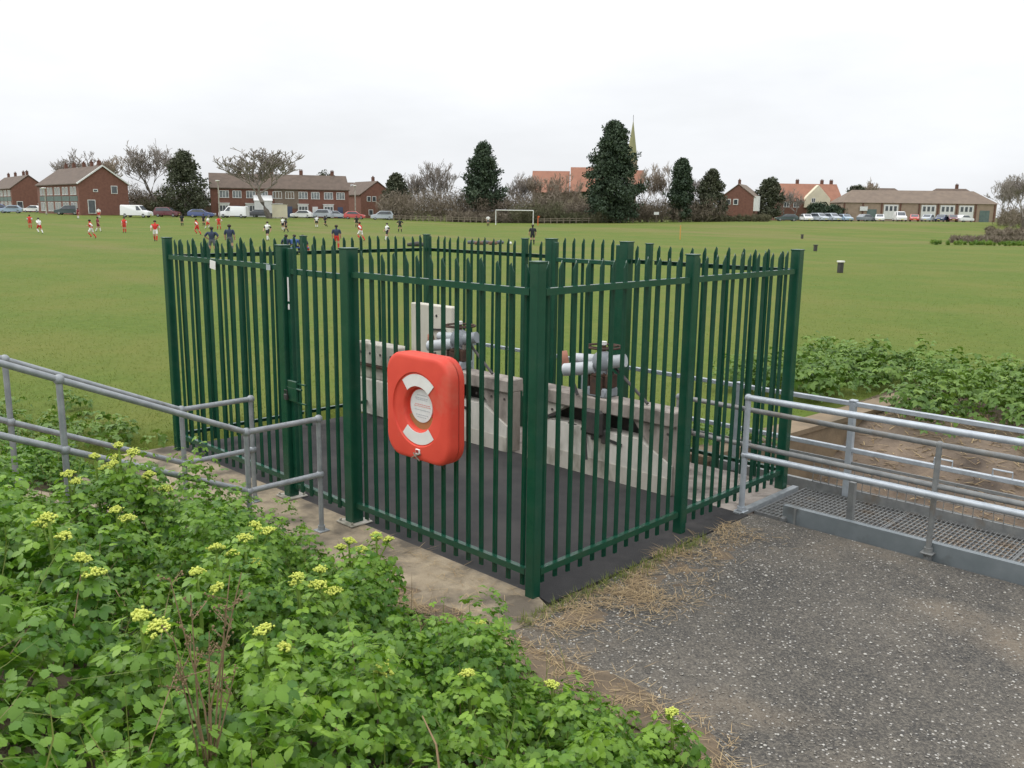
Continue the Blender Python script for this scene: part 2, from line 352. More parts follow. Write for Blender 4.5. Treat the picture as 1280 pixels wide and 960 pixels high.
# concrete apron in front of the fence, tarmac floor inside it, gravelly platform beside it
sheet('apron', [(-5.75, -.62), (-4.6, -.80), (-3.4, -.98), (-2.0, -1.04), (-1.2, -1.10), (-.4, -1.12), (.24, -1.10), (.30, -.10), (.02, .03), (-5.72, .03)], 0.0, M['concrete_tan'])
sheet('enclosure_floor', [(-5.62, .03), (.02, .03), (.16, .0), (.20, 2.72), (-5.62, 2.72)], 0.0, M['tarmac'])
sheet('sill_slab', [(-5.62, 2.72), (.12, 2.72), (.12, 3.86), (-5.62, 3.86)], -.004, M['concrete_pink'], .6)
gp = [(.24, -1.10)] + [(x, y_edge(x) - .35) for x in np.arange(.3, 6.1, .25)] + [(8, -4.5), (9, 2.80), (.201, 2.80), (.2, .0), (.30, -.10)]
sheet('platform', gp, -.006, M['gravel_floor'], 1.2)
# ramp up the bank between the two handrails
rb = MB(); prof = [(-.98, -.01), (-1.05, .0), (-4.3, 1.43), (-4.3, 1.0), (-.98, -.3)]
rb.prism(prof, 'x', -3.36, -2.1); tag(rb.build('ramp', M['concrete_tan']), kind='structure')

# ------------------------------------------------------------------ palisade fence
def pale_mesh(h0, h1, name='pale'):
    pr = [(-.0215, 0), (-.012, -.012), (0, -.006), (.012, -.012), (.0215, 0)]; tz = [h1 - .060, h1 - .018, h1, h1 - .022, h1 - .068]; th = .004
    vs = []; fs = []
    for k, (x, y) in enumerate(pr):
        vs += [(x, y, h0), (x, y, tz[k]), (x, y + th + .003, tz[k]), (x, y + th + .003, h0)]
    for k in range(4):
        a, b = 4 * k, 4 * k + 4
        for i in range(4): fs.append((a + i, b + i, b + (i + 1) % 4, a + (i + 1) % 4))
    fs += [(0, 1, 2, 3), (19, 18, 17, 16)]
    b = MB(); b.add(vs, fs); return b.mesh(name, M['green_paint'])
PALE = pale_mesh(.05, 2.385)
fence = thing('palisade_fence', 'dark green steel palisade fence enclosing the sluice gear', 'fence')
POST = {}
def post(x, y, w, h=2.4, d=None, parent=None, flat=True, rz=0, cap=.012):
    key = (w, h, d)
    if key not in POST:
        b = MB(); b.box((0, 0, h / 2 - .02), (w, d or w, h + .04 - cap), bev=.008)
        b.box((0, 0, h - cap / 2), (w + .008, (d or w) + .008, cap), bev=.003)
        POST[key] = b.mesh('post', M['green_paint'])
    o = put('post', POST[key], parent or fence, (x, y, 0), rz)
    return o
def base_plate(x, y, w=.2, parent=None):
    b = MB(); b.box((0, 0, .008), (w, w, .014), bev=.004)
    for sx_ in (-1, 1):
        for sy_ in (-1, 1): b.tube([(sx_ * w * .38, sy_ * w * .38, .012), (sx_ * w * .38, sy_ * w * .38, .035)], .011, 6)
    return b.build('base_plate', M['concrete_pale'], parent or fence, loc=(x, y, .002))
def rail_mesh(L):
    b = MB(); b.box((L / 2, -.022, 0), (L, .005, .048)); b.box((L / 2, -.0005, .0215), (L, .038, .005))
    return b.mesh('rail', M['green_paint'])
def run(p0, p1, n, parent, zr=(.175, 2.19), ends=(.06, .06), out=1, pales=True, jit=.007):
    # pales stand on the outer side (out=1: right-hand side of p0->p1 turned outwards = local -Y)
    p0 = Vector((*p0, 0)); p1 = Vector((*p1, 0)); d = p1 - p0; L = d.length; rz = math.atan2(d.y, d.x); d.normalize(); nrm = Vector((d.y, -d.x, 0))
    for z in zr:
        put('rail', rail_mesh(L - ends[0] - ends[1]), parent, p0 + d * ends[0] + Vector((0, 0, z)), rz)
    if pales:
        a, b = ends[0] + .055, L - ends[1] - .055
        for k in range(n):
            t = a + (b - a) * (k + .15) / (n - .7)
            o = put('pale', PALE, parent, p0 + d * t - nrm * .034 + Vector((0, 0, random.uniform(-jit, jit) * 2)), rz)
            o.rotation_euler[1] = random.uniform(-jit, jit)
W = 5.5; Dp = 3.72
# corner and line posts
for (x, y, w) in ((0, 0, .084), (0, 1.88, .086), (0, Dp, .095), (-W, 0, .085), (-W, Dp, .075), (-W, 1.73, .07), (-1.74, Dp, .068), (-3.62, Dp, .07)): post(x, y, w)
GX0, GX1 = -3.16, -2.15                                         # gate opening in the front side
post(GX0, 0, .105, 2.4); post(GX1, 0, .118, 2.41); base_plate(GX0, 0, .22); base_plate(GX1, 0, .23)
post(-3.18, Dp, .115, 2.41); post(-2.05, Dp, .12, 2.41)
run((-W, 0), (GX0, 0), 15, fence); run((GX1, 0), (0, 0), 14, fence)
run((0, 0), (0, 1.88), 12, fence); run((0, 1.88), (0, Dp), 12, fence)
run((-2.05, Dp), (-W, Dp), 0, fence, pales=False) if False else None
run((-1.74, Dp), (-2.05, Dp), 1, fence, ends=(.04, .07)); run((0, Dp), (-1.74, Dp), 11, fence); run((-3.18, Dp), (-3.62, Dp), 2, fence, ends=(.07, .04)); run((-3.62, Dp), (-W, Dp), 13, fence)
run((-W, Dp), (-W, 1.73), 13, fence); run((-W, 1.73), (-W, 0), 11, fence)
# small white tags and stickers on the rails
b = MB(); b.box((0, -.004, 0), (.115, .004, .085), bev=.002); tg = b.build('notice_tag', M['white_patch'], fence, loc=(-4.42, -.036, 2.155)); tg.rotation_euler[1] = .12; tag(tg, 'small white plate tied to the top rail')
b = MB(); b.box((0, -.004, 0), (.07, .004, .05)); b.build('notice_tag', M['galv_bright'], fence, loc=(-3.36, -.036, 2.185))
# gates
def gate(name, label, x0, x1, y, h, npale, lockside, out=-1):
    g = thing(name, label, 'gate', ((x0 + x1) / 2, y, 0)); hw = abs(x1 - x0) / 2 - .085
    for sgn in (-1, 1):
        b = MB(); b.box((0, 0, (h - .12) / 2 + .09), (.06, .06, h - .12), bev=.005); st = b.build('stile', M['green_paint'], g, loc=(sgn * hw, 0, 0))
    for z in (.13, 2.16): 
        b = MB(); b.box((0, 0, 0), (2 * hw - .06, .05, .05), bev=.004); b.build('rail', M['green_paint'], g, loc=(0, 0, z))
    for k in range(npale):
        t = -hw + .03 + (2 * hw - .06) * (k + .6) / (npale + .2)
        o = put('pale', PALE, g, (t, out * .03, .04), 0 if out < 0 else math.pi)
    for sgn in (-1, 1):
        for z in (.32, 2.02):
            b = MB(); b.tube([(sgn * (hw + .01), 0, z), (sgn * (hw + .085), 0, z)], .016, 6) if sgn != lockside else b.box((0, 0, -50), (.001, .001, .001))
            if sgn != lockside: b.build('hinge', M['galv_dull'], g)
    bx_ = lockside * hw
    b = MB(); b.box((bx_ - lockside * .05, out * .05, 1.06), (.15, .03, .20), bev=.006); b.box((bx_ - lockside * .16, out * .05, 1.14), (.20, .012, .012)); b.box((bx_ - lockside * .16, out * .05, .96), (.20, .012, .012)); b.tube([(bx_ + lockside * .05, out * .055, 1.09), (bx_ - lockside * .2, out * .055, 1.09)], .011, 6); lk = b.build('slide_bolt', M['green_paint'], g)
    b = MB(); b.box((bx_ + lockside * .02, out * .085, 1.0), (.05, .025, .055), bev=.006); b.tube([(bx_ + lockside * .002, out * .085, 1.02), (bx_ + lockside * .002, out * .085, 1.065), (bx_ + lockside * .038, out * .085, 1.065), (bx_ + lockside * .038, out * .085, 1.02)], .006, 6); b.build('padlock', M['black_steel'], lk)
    return g
g1 = gate('gate', 'narrow green palisade gate facing the handrail ramp', GX0, GX1, .02, 2.4, 5, -1)
b = MB(); b.box((0, 0, 0), (.022, .004, .22)); b.box((0, 0, -.16), (.022, .004, .05)); b.build('sticker', M['white_patch'], g1, loc=(-.415, -.036, 2.0))
gate('gate', 'green palisade gate in the far side, behind the sluice gear', -3.18, -2.05, Dp - .02, 2.4, 6, 1, out=1)

# ------------------------------------------------------------------ lifebuoy housing
lb = thing('lifebuoy_housing', 'red plastic lifebuoy housing with two white patches, hung on the green fence', 'lifebuoy case', (-1.01, -.03, 1.255))
def rounded(w, h, r, n=7, k=0):
    pts = []
    for cx_, cy_, a0 in ((w / 2 - r, h / 2 - r, 0), (-w / 2 + r, h / 2 - r, 90), (-w / 2 + r, -h / 2 + r, 180), (w / 2 - r, -h / 2 + r, 270)):
        for i in range(n + 1):
            a = math.radians(a0 + 90 * i / n); pts.append((cx_ + r * math.cos(a), cy_ + r * math.sin(a)))
    return pts
def shell(layers, mat, parent, name):                        # stacked rounded outlines (scale-in, y) closed at both ends
    b = MB(); rings = []; n = None; vs = []
    for (w, h, r, y) in layers:
        p = rounded(w, h, r); n = len(p); vs += [(q[0], y, q[1]) for q in p]
    fs = []
    for i in range(len(layers) - 1):
        for k in range(n): fs.append((i * n + k, i * n + (k + 1) % n, (i + 1) * n + (k + 1) % n, (i + 1) * n + k))
    fs.append(tuple(range(n))); 
    b.add(vs, fs); return b, n, len(layers)
BW, BH, BR = .735, .815, .165
b, n_, k_ = shell([(BW - .05, BH - .05, BR, -.03), (BW - .005, BH - .005, BR, -.045), (BW, BH, BR, -.085), (BW - .018, BH - .018, BR - .006, -.092)], M['red_plastic'], lb, 'x')
b.add([(0, -.092, 0)], [])
b.build('back_shell', M['red_plastic'], lb, sm=True)
# front cover: domed edge and a lifebuoy-shaped ring pressed into its face (radial grid)
b = MB(); nr = 96; vs = []; fs = []
outline = []
for k in range(nr):
    a = 2 * math.pi * k / nr; lo, hi = .2, .7
    for _ in range(24):
        md_ = (lo + hi) / 2; qx, qz = abs(md_ * math.cos(a)) - (BW / 2 - BR), abs(md_ * math.sin(a)) - (BH / 2 - BR)
        inside = (math.hypot(max(qx, 0), max(qz, 0)) <= BR) and qx <= BR and qz <= BR
        lo, hi = (md_, hi) if inside else (lo, md_)
    outline.append((lo * math.cos(a), lo * math.sin(a)))
prof = [(.0, 'o', -.106), (.0, 'o', -.172), (.006, 'o', -.186), (.018, 'o', -.194), (.040, 'o', -.1965), (.288, 'r', -.197), (.282, 'r', -.186), (.274, 'r', -.184), (.180, 'r', -.185), (.172, 'r', -.181), (.166, 'r', -.170), (.160, 'r', -.140), (.0, 'c', -.140)]
CZ = -.01
for q, kind, y in prof:
    if kind == 'c': vs.append((0, y, CZ)); continue
    for k in range(nr):
        ox, oz = outline[k]
        if kind == 'o':
            f_ = 1 - q / math.hypot(ox, oz); vs.append((ox * f_, y, oz * f_))
        else:
            a = 2 * math.pi * k / nr; vs.append((q * math.cos(a), y, CZ + q * math.sin(a)))
nl = len(prof) - 1
for i in range(nl - 1):
    for k in range(nr): fs.append((i * nr + k, (i + 1) * nr + k, (i + 1) * nr + (k + 1) % nr, i * nr + (k + 1) % nr))
for k in range(nr): fs.append(((nl - 1) * nr + k, nl * nr, (nl - 1) * nr + (k + 1) % nr))
b.add(vs, fs); b.build('front_cover', M['red_plastic'], lb, sm=True)
b = MB(); b.prism(rounded(BW - .02, BH - .02, BR, 7), 'y', -.107, -.090); b.build('seam', M['red_dark'], lb)
def arc_patch(a0, a1, parent):
    b = MB(); n = 18; vs = []; fs = []; rr = [(.272, -.1845), (.271, -.1885), (.180, -.1895), (.179, -.186)]
    for i in range(n + 1):
        a = math.radians(a0 + (a1 - a0) * i / n)
        for r, y in rr: vs.append((r * math.cos(a), y, CZ + r * math.sin(a)))
    m_ = len(rr)
    for i in range(n):
        for j in range(m_ - 1): fs.append((i * m_ + j, i * m_ + j + 1, (i + 1) * m_ + j + 1, (i + 1) * m_ + j))
    b.add(vs, fs); return b.build('white_patch', M['white_patch'], parent, sm=True)
arc_patch(47, 131, lb); arc_patch(229, 313, lb)
b = MB(); b.tube([(0, -.138, CZ + .022), (0, -.150, CZ + .022)], .128, 40); ld = b.build('instruction_disc', M['label_white'], lb, sm=True)
b = MB(); 
for i, (zz, w_) in enumerate(((.085, .10), (.062, .15), (.050, .13), (.012, .15), (-.002, .17), (-.030, .16), (-.068, .13), (-.086, .10))):
    x_ = -w_ / 2
    while x_ < w_ / 2:
        l_ = random.uniform(.012, .03); b.box((x_ + l_ / 2, -.1505, CZ + .02 + zz), (l_ - .005, .001, .006), mi=1 if i in (3, 4) else 0); x_ += l_
b.build('small_print', [M['print_grey'], M['print_red']], ld)
b = MB(); b.prism([(r * math.cos(math.radians(a)), CZ + r * math.sin(math.radians(a))) for a, r in [(x, .1635) for x in range(204, 337, 6)] + [(x, .100) for x in range(336, 203, -6)]], 'y', -.1445, -.1385); b.build('dirt_stain', M['ochre_dirt'], lb)
b = MB(); b.box((.015, -.200, -.335), (.05, .012, .045), bev=.004); b.box((.015, -.207, -.330), (.026, .008, .022), mi=1); b.build('catch', [M['white_patch'], M['red_dark']], lb)
b = MB(); b.tube([(-.055, -.203, -.395), (.0, -.212, -.365), (.05, -.205, -.345)], .006, 5); b.tube([(-.03, -.205, -.350), (.0, -.214, -.368), (.04, -.205, -.40)], .006, 5); b.build('cable_tie', M['wood_grey'], lb)
b = MB(); b.tube([(.22, -.14, -.40), (.225, -.12, -.44), (.22, -.10, -.40)], .006, 5); b.build('hasp', M['black_steel'], lb)

# ------------------------------------------------------------------ handrails
def railing(name, label, group, mat, posts, rails, r=.0235, rp=.0215, ball=.037, brackets=()):
    p0 = Vector(posts[0][0]); t = thing(name, label, 'handrail', p0, group=group)
    for (a, top) in posts:
        a = Vector(a); b = MB(); b.tube([a - p0 - Vector((0, 0, .03)), Vector((a.x, a.y, top)) - p0], rp, 10); po = b.build('post', mat, t, sm=True)
        b = MB(); b.box(a - p0 + Vector((0, 0, .006)), (.10, .10, .012), bev=.003); b.tube([a - p0, a - p0 + Vector((0, 0, .05))], rp * 1.45, 10); b.build('foot_flange', mat, po)
    for pts in rails:
        b = MB(); b.tube([Vector(q) - p0 for q in pts], r, 10); b.build('rail', mat, t, sm=True)
    for (a, top) in posts:
        for pts in rails:
            for k in range(len(pts) - 1):
                q0, q1 = Vector(pts[k]), Vector(pts[k + 1]); d = q1 - q0; h = Vector((d.x, d.y, 0)); w_ = Vector((a[0], a[1], 0)) - Vector((q0.x, q0.y, 0)); u_ = w_.dot(h) / h.dot(h)
                if -.01 <= u_ <= 1.01 and (w_ - h * u_).length < .02:
                    c = q0 + d * max(0, min(1, u_)); b = MB(); b.ball(c - p0, ball, 10, 6); e = d.normalized(); b.tube([c - p0 - e * ball * 1.25, c - p0 + e * ball * 1.25], r * 1.28, 10) if .02 < u_ < .98 else None
                    b.build('joint', mat, t, sm=True); break
    return t
def lrail(s, label, far):
    x = -s; zr = lambda y, z0: z0 if y >= -1.0 else z0 + .44 * (-1.0 - y)
    ps = [((x, y, zr(y, 0)), zr(y, .99)) for y in ((-.33, -1.0, -2.35, -3.7))]
    rs = [[(x, -.33, z0), (x, -1.0, z0), (x, -2.35, zr(-2.35, z0)), (x, -3.7, zr(-3.7, z0))] for z0 in (.99, .505)]
    return railing('handrail', label, 'handrails along the ramp', M['galv'], ps, rs)
lrail(2.17, 'grey tubular handrail along the near edge of the ramp, among the leafy plants', False)
lrail(3.27, 'grey tubular handrail along the far edge of the ramp, on the field side', True)
railing('handrail', 'bright galvanised handrail with a corner post on the platform edge, in front of the walkway', 'handrails along the walkway', M['galv_bright'], [((.10, 2.765, 0), 1.085), ((3.4, 2.765, 0), 1.10)],
        [[(.10, 2.765, 1.085), (3.4, 2.765, 1.10), (7, 2.765, 1.10)], [(.10, 2.765, .545), (3.4, 2.765, .56), (7, 2.765, .56)]], r=.0285, rp=.027, ball=.036)
r2 = railing('handrail', 'dull grey handrail bolted to the near side beam of the walkway', 'handrails along the walkway', M['galv_dull'], [((-.75, 2.93, 0), .94), ((1.745, 2.865, .03), .94), ((4.2, 2.865, .03), .94)],
        [[(-.75, 2.93, .94), (1.745, 2.875, .94), (6, 2.865, .94)], [(-.75, 2.93, .6), (1.745, 2.875, .6), (6, 2.865, .6)]], r=.0235, rp=.024, ball=.033)
# walkway
wk = thing('walkway', 'steel grating walkway behind the sluice and beside the platform', 'walkway', (0, 2.9, 0))
b = MB(); b.box((3.6, 0, .022), (6.3, .012, .185)); b.box((3.6, .03, .109), (6.3, .05, .010)); b.box((3.6, .03, -.066), (6.3, .05, .010)); b.build('side_beam', M['beam_paint'], wk)
b = MB(); b.box((1.0 - .36 - .07, -.005, .02), (.02, .02, .18)); b.build('stiffener', M['galv_dull'], wk)
b = MB(); b.box((.47, -.02, -.01), (.05, .06, .05), bev=.01); b.tube([(.47, -.06, -.01), (.47, .0, -.01)], .02, 8); b.build('bolt_bracket', M['galv_dull'], wk)
b = MB(); b.box((1.745, -.028, .0), (.06, .045, .11), bev=.01); b.tube([(1.745, -.07, -.02), (1.745, -.03, -.02)], .022, 8); b.build('bolt_bracket', M['galv_dull'], wk)
def grating(x0, x1):
    b = MB(); x = x0 + .01
    while x < x1 - .005: b.box((x, .575, -.045), (.007, 1.05, .03)); x += .042
    y = .06
    while y < 1.1: b.box(((x0 + x1) / 2, y, -.036), (x1 - x0, .008, .010)); y += .085
    for y in (.045, 1.105): b.box(((x0 + x1) / 2, y, -.044), (x1 - x0, .006, .034))
    for x in (x0 + .003, x1 - .003): b.box((x, .575, -.0445), (.006, 1.05, .033))
    return b
for i in range(5): grating(.14 + i * 1.05, .14 + i * 1.05 + 1.045).build('grating_panel', M['galv_dull'], wk)
b = MB(); b.box((2.5, 1.12, -.02), (9.4, .012, .12)); b.box((2.5, 1.14, .044), (9.4, .05, .008)); b.build('toe_plate', M['galv_dull'], wk)
for z in (.915, .45):
    b = MB(); b.box((.45, 1.12, z), (12.4, .045, .045), bev=.005); b.build('box_rail', M['galv_bright'], wk)
for z in (.32,): b = MB(); b.box((2.9, 1.12, z), (9.4, .02, .025)); b.build('box_rail', M['galv_dull'], wk)
for x in (-4.9, -2.9, -.7, .55, 3.2):
    b = MB(); b.box((x, 1.12, .45), (.06, .06, .96), bev=.006); b.box((x, 1.12, .945), (.07, .07, .02), bev=.005); b.build('post', M['galv_bright'], wk)
for x in (.98, 3.4):
    b = MB(); b.box((x, .22, .16), (.055, .055, .50), bev=.004); b.build('short_post', M['galv_dull'], wk)
for x in (1.35, 1.85, 2.4):
    b = MB(); b.tube([(x, 1.12, .46), (x, 1.12, .53), (x + .16, 1.12, .53), (x + .16, 1.12, .46)], .009, 6); b.build('lifting_loop', M['galv_bright'], wk)
b = MB(); 
for k in range(60): b.box((.2 + k * .085, 1.115, .16), (.006, .006, .30))
for k in range(4): b.box((2.75, 1.115, .06 + k * .075), (5.1, .006, .006))
b.build('wire_mesh', M['galv_dull'], wk)
b = MB(); b.box((.128, .36, -.012), (.012, 1.18, .04)); b.box((.100, .36, .006), (.06, 1.18, .012)); b.build('edge_angle', [M['galv']], wk)
# wall of the outfall channel and its wing wall
b = MB(); b.box((4.5, 2.84, -.75), (8.6, .07, 1.3)); tag(b.build('channel_wall', M['wing_wall'], None), 'tan concrete channel wall under the platform edge', 'wall')
b = MB(); b.prism([(-1.32, 3.9), (-1.02, 3.9), (-.62, 9.35), (-.92, 9.4)], 'z', -1.3, .01); b.prism([(-1.36, 3.9), (-1.00, 3.9), (-.58, 9.39), (-.96, 9.44)], 'z', .012, .075); tag(b.build('wing_wall', M['wing_wall']), 'low tan concrete wing wall beside the muddy ditch', 'wall')

# ------------------------------------------------------------------ sluice headwalls and gear
def bay(x_right, x_left, label):
    h = thing('sluice_headwall', label, 'headwall', (x_right, 2.7, 0)); Lb = x_right - x_left
    def X(s): return -s                                                  # s metres left of the right end
    b = MB(); b.prism([(0 - .02, 0), (0 - .02, .30), (-.42, .50), (-1.62, .50), (-Lb + .02, .40), (-Lb + .02, 0)], 'y', -.05, .16); b.build('plinth', M['concrete_cream'], h)
    b = MB(); b.prism([(-Lb + .02, .0), (-.02, .0), (-.02, .17), (-Lb + .02, .2)], 'y', -.058, -.051); b.build('stain_band', M['concrete_pale'], h)
    b = MB(); b.box((-Lb / 2, .07, .765), (Lb, .26, .15), bev=.012); b.build('lintel', M['concrete_pink'], h)
    b = MB(); b.prism([(0.01, -.0), (0.01, .69), (-.52, .69), (-.44, .60), (-.30, .46), (-.20, .36), (-.19, 0)], 'y', -.02, .14); b.build('pier', M['concrete_pink'], h)
    b = MB(); b.prism([(-Lb, .0), (-Lb, .69), (-Lb + .62, .69), (-Lb + .55, .64), (-Lb + .16, .44), (-Lb + .16, 0)], 'y', -.015, .14); b.build('pier', M['concrete_pale'], h)
    for q in (.09, .30, .55, Lb - .12, Lb - .42):
        b = MB(); b.tube([(-q, -.018, .61), (-q, -.028, .61)], .014, 8); b.build('bolt_hole', M['black_steel'], h)
    b = MB(); b.box((-Lb / 2 + .02, .22, .36), (Lb - .4, .04, .72)); b.build('gate_plate', M['black_steel'], h)
    b = MB(); b.bar((-1.35, -.03, .50), (-.62, -.05, .40), .03, .03); b.bar((-Lb + .55, -.03, .60), (-Lb + .30, -.06, .50), .03, .03); b.build('tie_bar', M['black_steel'], h)
    return h
bay(-.60, -2.62, 'pinkish concrete sluice headwall with a pale plinth, nearer the walkway')
bay(-2.84, -4.86, 'pinkish concrete sluice headwall behind the red lifebuoy housing')
def gear(x, y, label, flip=1):
    g = thing('sluice_gear', label, 'sluice gear', (x, y, .84))
    b = MB(); b.box((0, 0, .05), (.26, .22, .10), bev=.015); b.tube([(0, 0, .1), (0, 0, .22)], [.10, .075], 12); b.tube([(0, 0, .22), (0, 0, .40)], .085, 14); b.ball((0, 0, .36), .12, 12, 7); b.build('gearbox', M['pipe_grey'], g, sm=True); b = MB(); b.box((0, -.09, .12), (.16, .05, .2), bev=.01); b.box((.11, .0, .17), (.06, .16, .14), bev=.01); b.tube([(-.12, -.08, .06), (-.12, -.08, .3)], .02, 8); b.build('gear_casing', M['rust'], g)
    b = MB()
    for k in range(8): a = k * .785; b.tube([(.10 * math.cos(a), .10 * math.sin(a), .1), (.10 * math.cos(a), .10 * math.sin(a), .125)], .011, 6)
    for k in range(8): a = k * .785; b.tube([(.105 * math.cos(a), .105 * math.sin(a), .235), (.105 * math.cos(a), .105 * math.sin(a), .26)], .012, 6)
    b.tube([(0, 0, .225), (0, 0, .245)], .125, 16); b.build('bolt_ring', M['rust'], g)
    for dx in (-.09, .09):
        b = MB(); b.bar((dx, -.02, .0), (dx * 1.2, -.02, .30), .03, .05); b.build('bracket', M['concrete_pink'], g)
    b = MB(); b.tube([(-.05, -.06, .30), (-.40, -.14, .24)], .068, 16); b.build('cylinder', M['pipe_white'], g, sm=True)
    b = MB(); b.tube([(-.03, .10, .36), (-.44, .06, .34)], .055, 14); b.build('cylinder', M['pipe_white'], g, sm=True)
    b = MB(); b.tube([(.06, .0, .36), (.25, .05, .40)], .068, 16); b.build('end_cylinder', M['pipe_white'] if flip > 0 else M['pipe_grey'], g, sm=True)
    b = MB(); b.tube([(-.47, .0, .29), (-.52, -.05, .28)], .135 if flip > 0 else .085, 22); b.build('flange', M['oxide_red'], g, sm=True)
    b = MB(); R_ = .19; pts = [(R_ * math.cos(a * math.pi / 12), R_ * math.sin(a * math.pi / 12), .52) for a in range(25)]; b.tube(pts, .012, 6, cap=False); hw_ = b.build('handwheel', M['rust'], g, sm=True)
    b = MB()
    for a in range(5): b.bar((0, 0, .50), (R_ * math.cos(a * 1.2566), R_ * math.sin(a * 1.2566), .52), .02, .014)
    b.tube([(0, 0, .40), (0, 0, .54)], .03, 10); b.build('spokes', M['rust'], hw_)
    b = MB(); b.tube([(0, 0, .54), (0, 0, .575)], .035, 10); b.build('hub_cap', M['white_patch'], hw_)
    b = MB(); b.tube([(0, -.10, .0), (.0, -.12, -.45)], .028, 8); b.box((0, -.12, -.26), (.28, .12, .28), bev=.03); b.box((.14, -.10, -.40), (.08, .08, .16), bev=.02); b.bar((-.16, -.1, -.12), (.1, -.14, -.2), .03, .03); b.bar((-.1, -.14, -.4), (-.02, -.2, -.66), .025, .025); b.build('stem_guide', M['black_steel'], g)
    b = MB(); b.tube([(-.30, -.14, .17), (-.20, -.16, .0)], .018, 8); b.tube([(.12, .06, .30), (.35, .0, .18), (.62, -.05, .02)], .016, 8); b.build('hose', M['black_steel'], g, sm=True)
    return g
gear(-1.60, 2.78, 'grey sluice gear with a red-brown flange and spoked handwheel, nearer the walkway', 1)
gear(-3.82, 2.80, 'grey sluice gear with a handwheel, above the red lifebuoy housing', -1)
b = MB(); b.box((-.33, 0, .775), (.80, .12, 1.55), bev=.012); up = tag(b.build('concrete_upright', M['cream_panel'], loc=(-4.16, 2.98, 0)), 'tall cream concrete upright behind the far sluice headwall', 'upright')
b = MB(); b.tube([(-.22, -.066, 1.42), (-.22, -.06, 1.42)], .018, 8); b.bar((-.34, -.075, 1.24), (-.04, -.075, 1.26), .02, .025); b.build('latch', M['black_steel'], up)
eb = thing('concrete_block', 'pale concrete block with a rusty band at the far end of the headwalls', 'concrete block', (-5.3, 2.72, 0))
b = MB(); b.box((0, .03, .84), (.92, .22, .28), bev=.012); b.build('upper_course', M['concrete_pale'], eb)
b = MB(); b.box((0, .05, .585), (.92, .2, .16), bev=.01); b.build('lower_course', M['concrete_pale'], eb)
b = MB(); b.box((0, -.02, .682), (.9, .16, .03)); b.build('rust_band', M['rust'], eb)
b = MB(); b.box((.02, .02, .25), (.86, .18, .50), bev=.02); b.build('plinth', M['concrete_cream'], eb)
for q in (-.3, -.1, .12, .34):
    b = MB(); b.tube([(q, -.088, .85), (q, -.078, .85)], .018, 8); b.build('bolt_hole', M['black_steel'], eb)

# ------------------------------------------------------------------ leafy plants on the bank
def leaflet(L=1.0, Wd=.78, seed=0):
    r = np.random.default_rng(seed); half = [(.05, .02), (.20, .30), (.34, .27), (.46, .43), (.60, .33), (.72, .36), (.84, .20)]
    mid = [0, .2, .4, .6, .8, 1.0]; V = [(0, y * L, 0.03 * math.sin(y * 3)) for y in mid]; F = []
    for sgn in (-1, 1):
        b = len(V)
        for (y, x) in half:
            x2 = x * Wd * (1 + r.uniform(-.12, .12)); V.append((sgn * x2, (y + r.uniform(-.02, .02)) * L, .16 * x2 - .10 * x2 * x2))
        o = list(range(b, b + 7)); seq = [(0, o[0], o[1]), (0, o[1], 1), (1, o[1], o[2]), (1, o[2], 2), (2, o[2], o[3]), (2, o[3], 3), (3, o[3], o[4]), (3, o[4], 4), (4, o[4], o[5]), (4, o[5], o[6]), (4, o[6], 5)]
        F += [t if sgn > 0 else (t[0], t[2], t[1]) for t in seq]
    V = np.array(V, float); V[:, 2] -= .16 * V[:, 1] ** 2
    return V, np.array(F)
def rotz(V, a): c, s = math.cos(a), math.sin(a); return V @ np.array([[c, -s, 0], [s, c, 0], [0, 0, 1]]).T
def rotx(V, a): c, s = math.cos(a), math.sin(a); return V @ np.array([[1, 0, 0], [0, c, -s], [0, s, c]]).T
def trifoliate(seed):
    r = np.random.default_rng(seed); VV = []; FF = []; n = 0
    V0 = np.array([(-.012, -.55, -.22), (.012, -.55, -.22), (.012, .0, 0), (-.012, 0, 0)]); F0 = np.array([(0, 1, 2), (0, 2, 3)]); VV.append(V0); FF.append(F0); n = 4
    for a, sc in ((0, 1.0), (1.15 + r.uniform(-.15, .15), .88), (-1.15 + r.uniform(-.15, .15), .88)):
        V, F = leaflet(1, .85, seed * 7 + int(abs(a) * 10) + (a < 0) * 3); V = rotx(V * sc, r.uniform(-.25, .15)); V[:, 1] += .08; V = rotz(V, a); VV.append(V); FF.append(F + n); n += len(V)
    return np.concatenate(VV), np.concatenate(FF)
TRI = [trifoliate(k) for k in range(6)]
def simple_leaf(seed):
    r = np.random.default_rng(seed); VV = []; FF = []; n = 0
    for a in (0, 1.2, -1.2):
        V = np.array([(0, 0, 0), (.33, .38, .05), (.22, .75, 0), (0, 1, -.18), (-.22, .75, 0), (-.33, .38, .05), (0, .5, -.03)]) * (1 if a == 0 else .85); V = rotz(rotx(V, r.uniform(-.3, .2)), a + r.uniform(-.2, .2))
        F = np.array([(0, 1, 6), (1, 2, 6), (2, 3, 6), (3, 4, 6), (4, 5, 6), (5, 0, 6)]); VV.append(V); FF.append(F + n); n += 7
    return np.concatenate(VV), np.concatenate(FF)
SIMP = [simple_leaf(k + 40) for k in range(5)]
def orient(V, pos, yaw, tilt, roll, sc):
    return rotz(rotx(rotz(V * sc, roll), tilt), yaw) + np.array(pos)
def scatter(leaves, temps):
    VV = []; FF = []; CC = []; n = 0
    for (pos, yaw, tilt, roll, sc, tint) in leaves:
        V, F = temps[int(rng.integers(len(temps)))]; V = orient(V, pos, yaw, tilt, roll, sc); VV.append(V); FF.append(F + n); CC.append(np.full(len(V), tint)); n += len(V)
    return np.concatenate(VV), np.concatenate(FF), np.concatenate(CC)
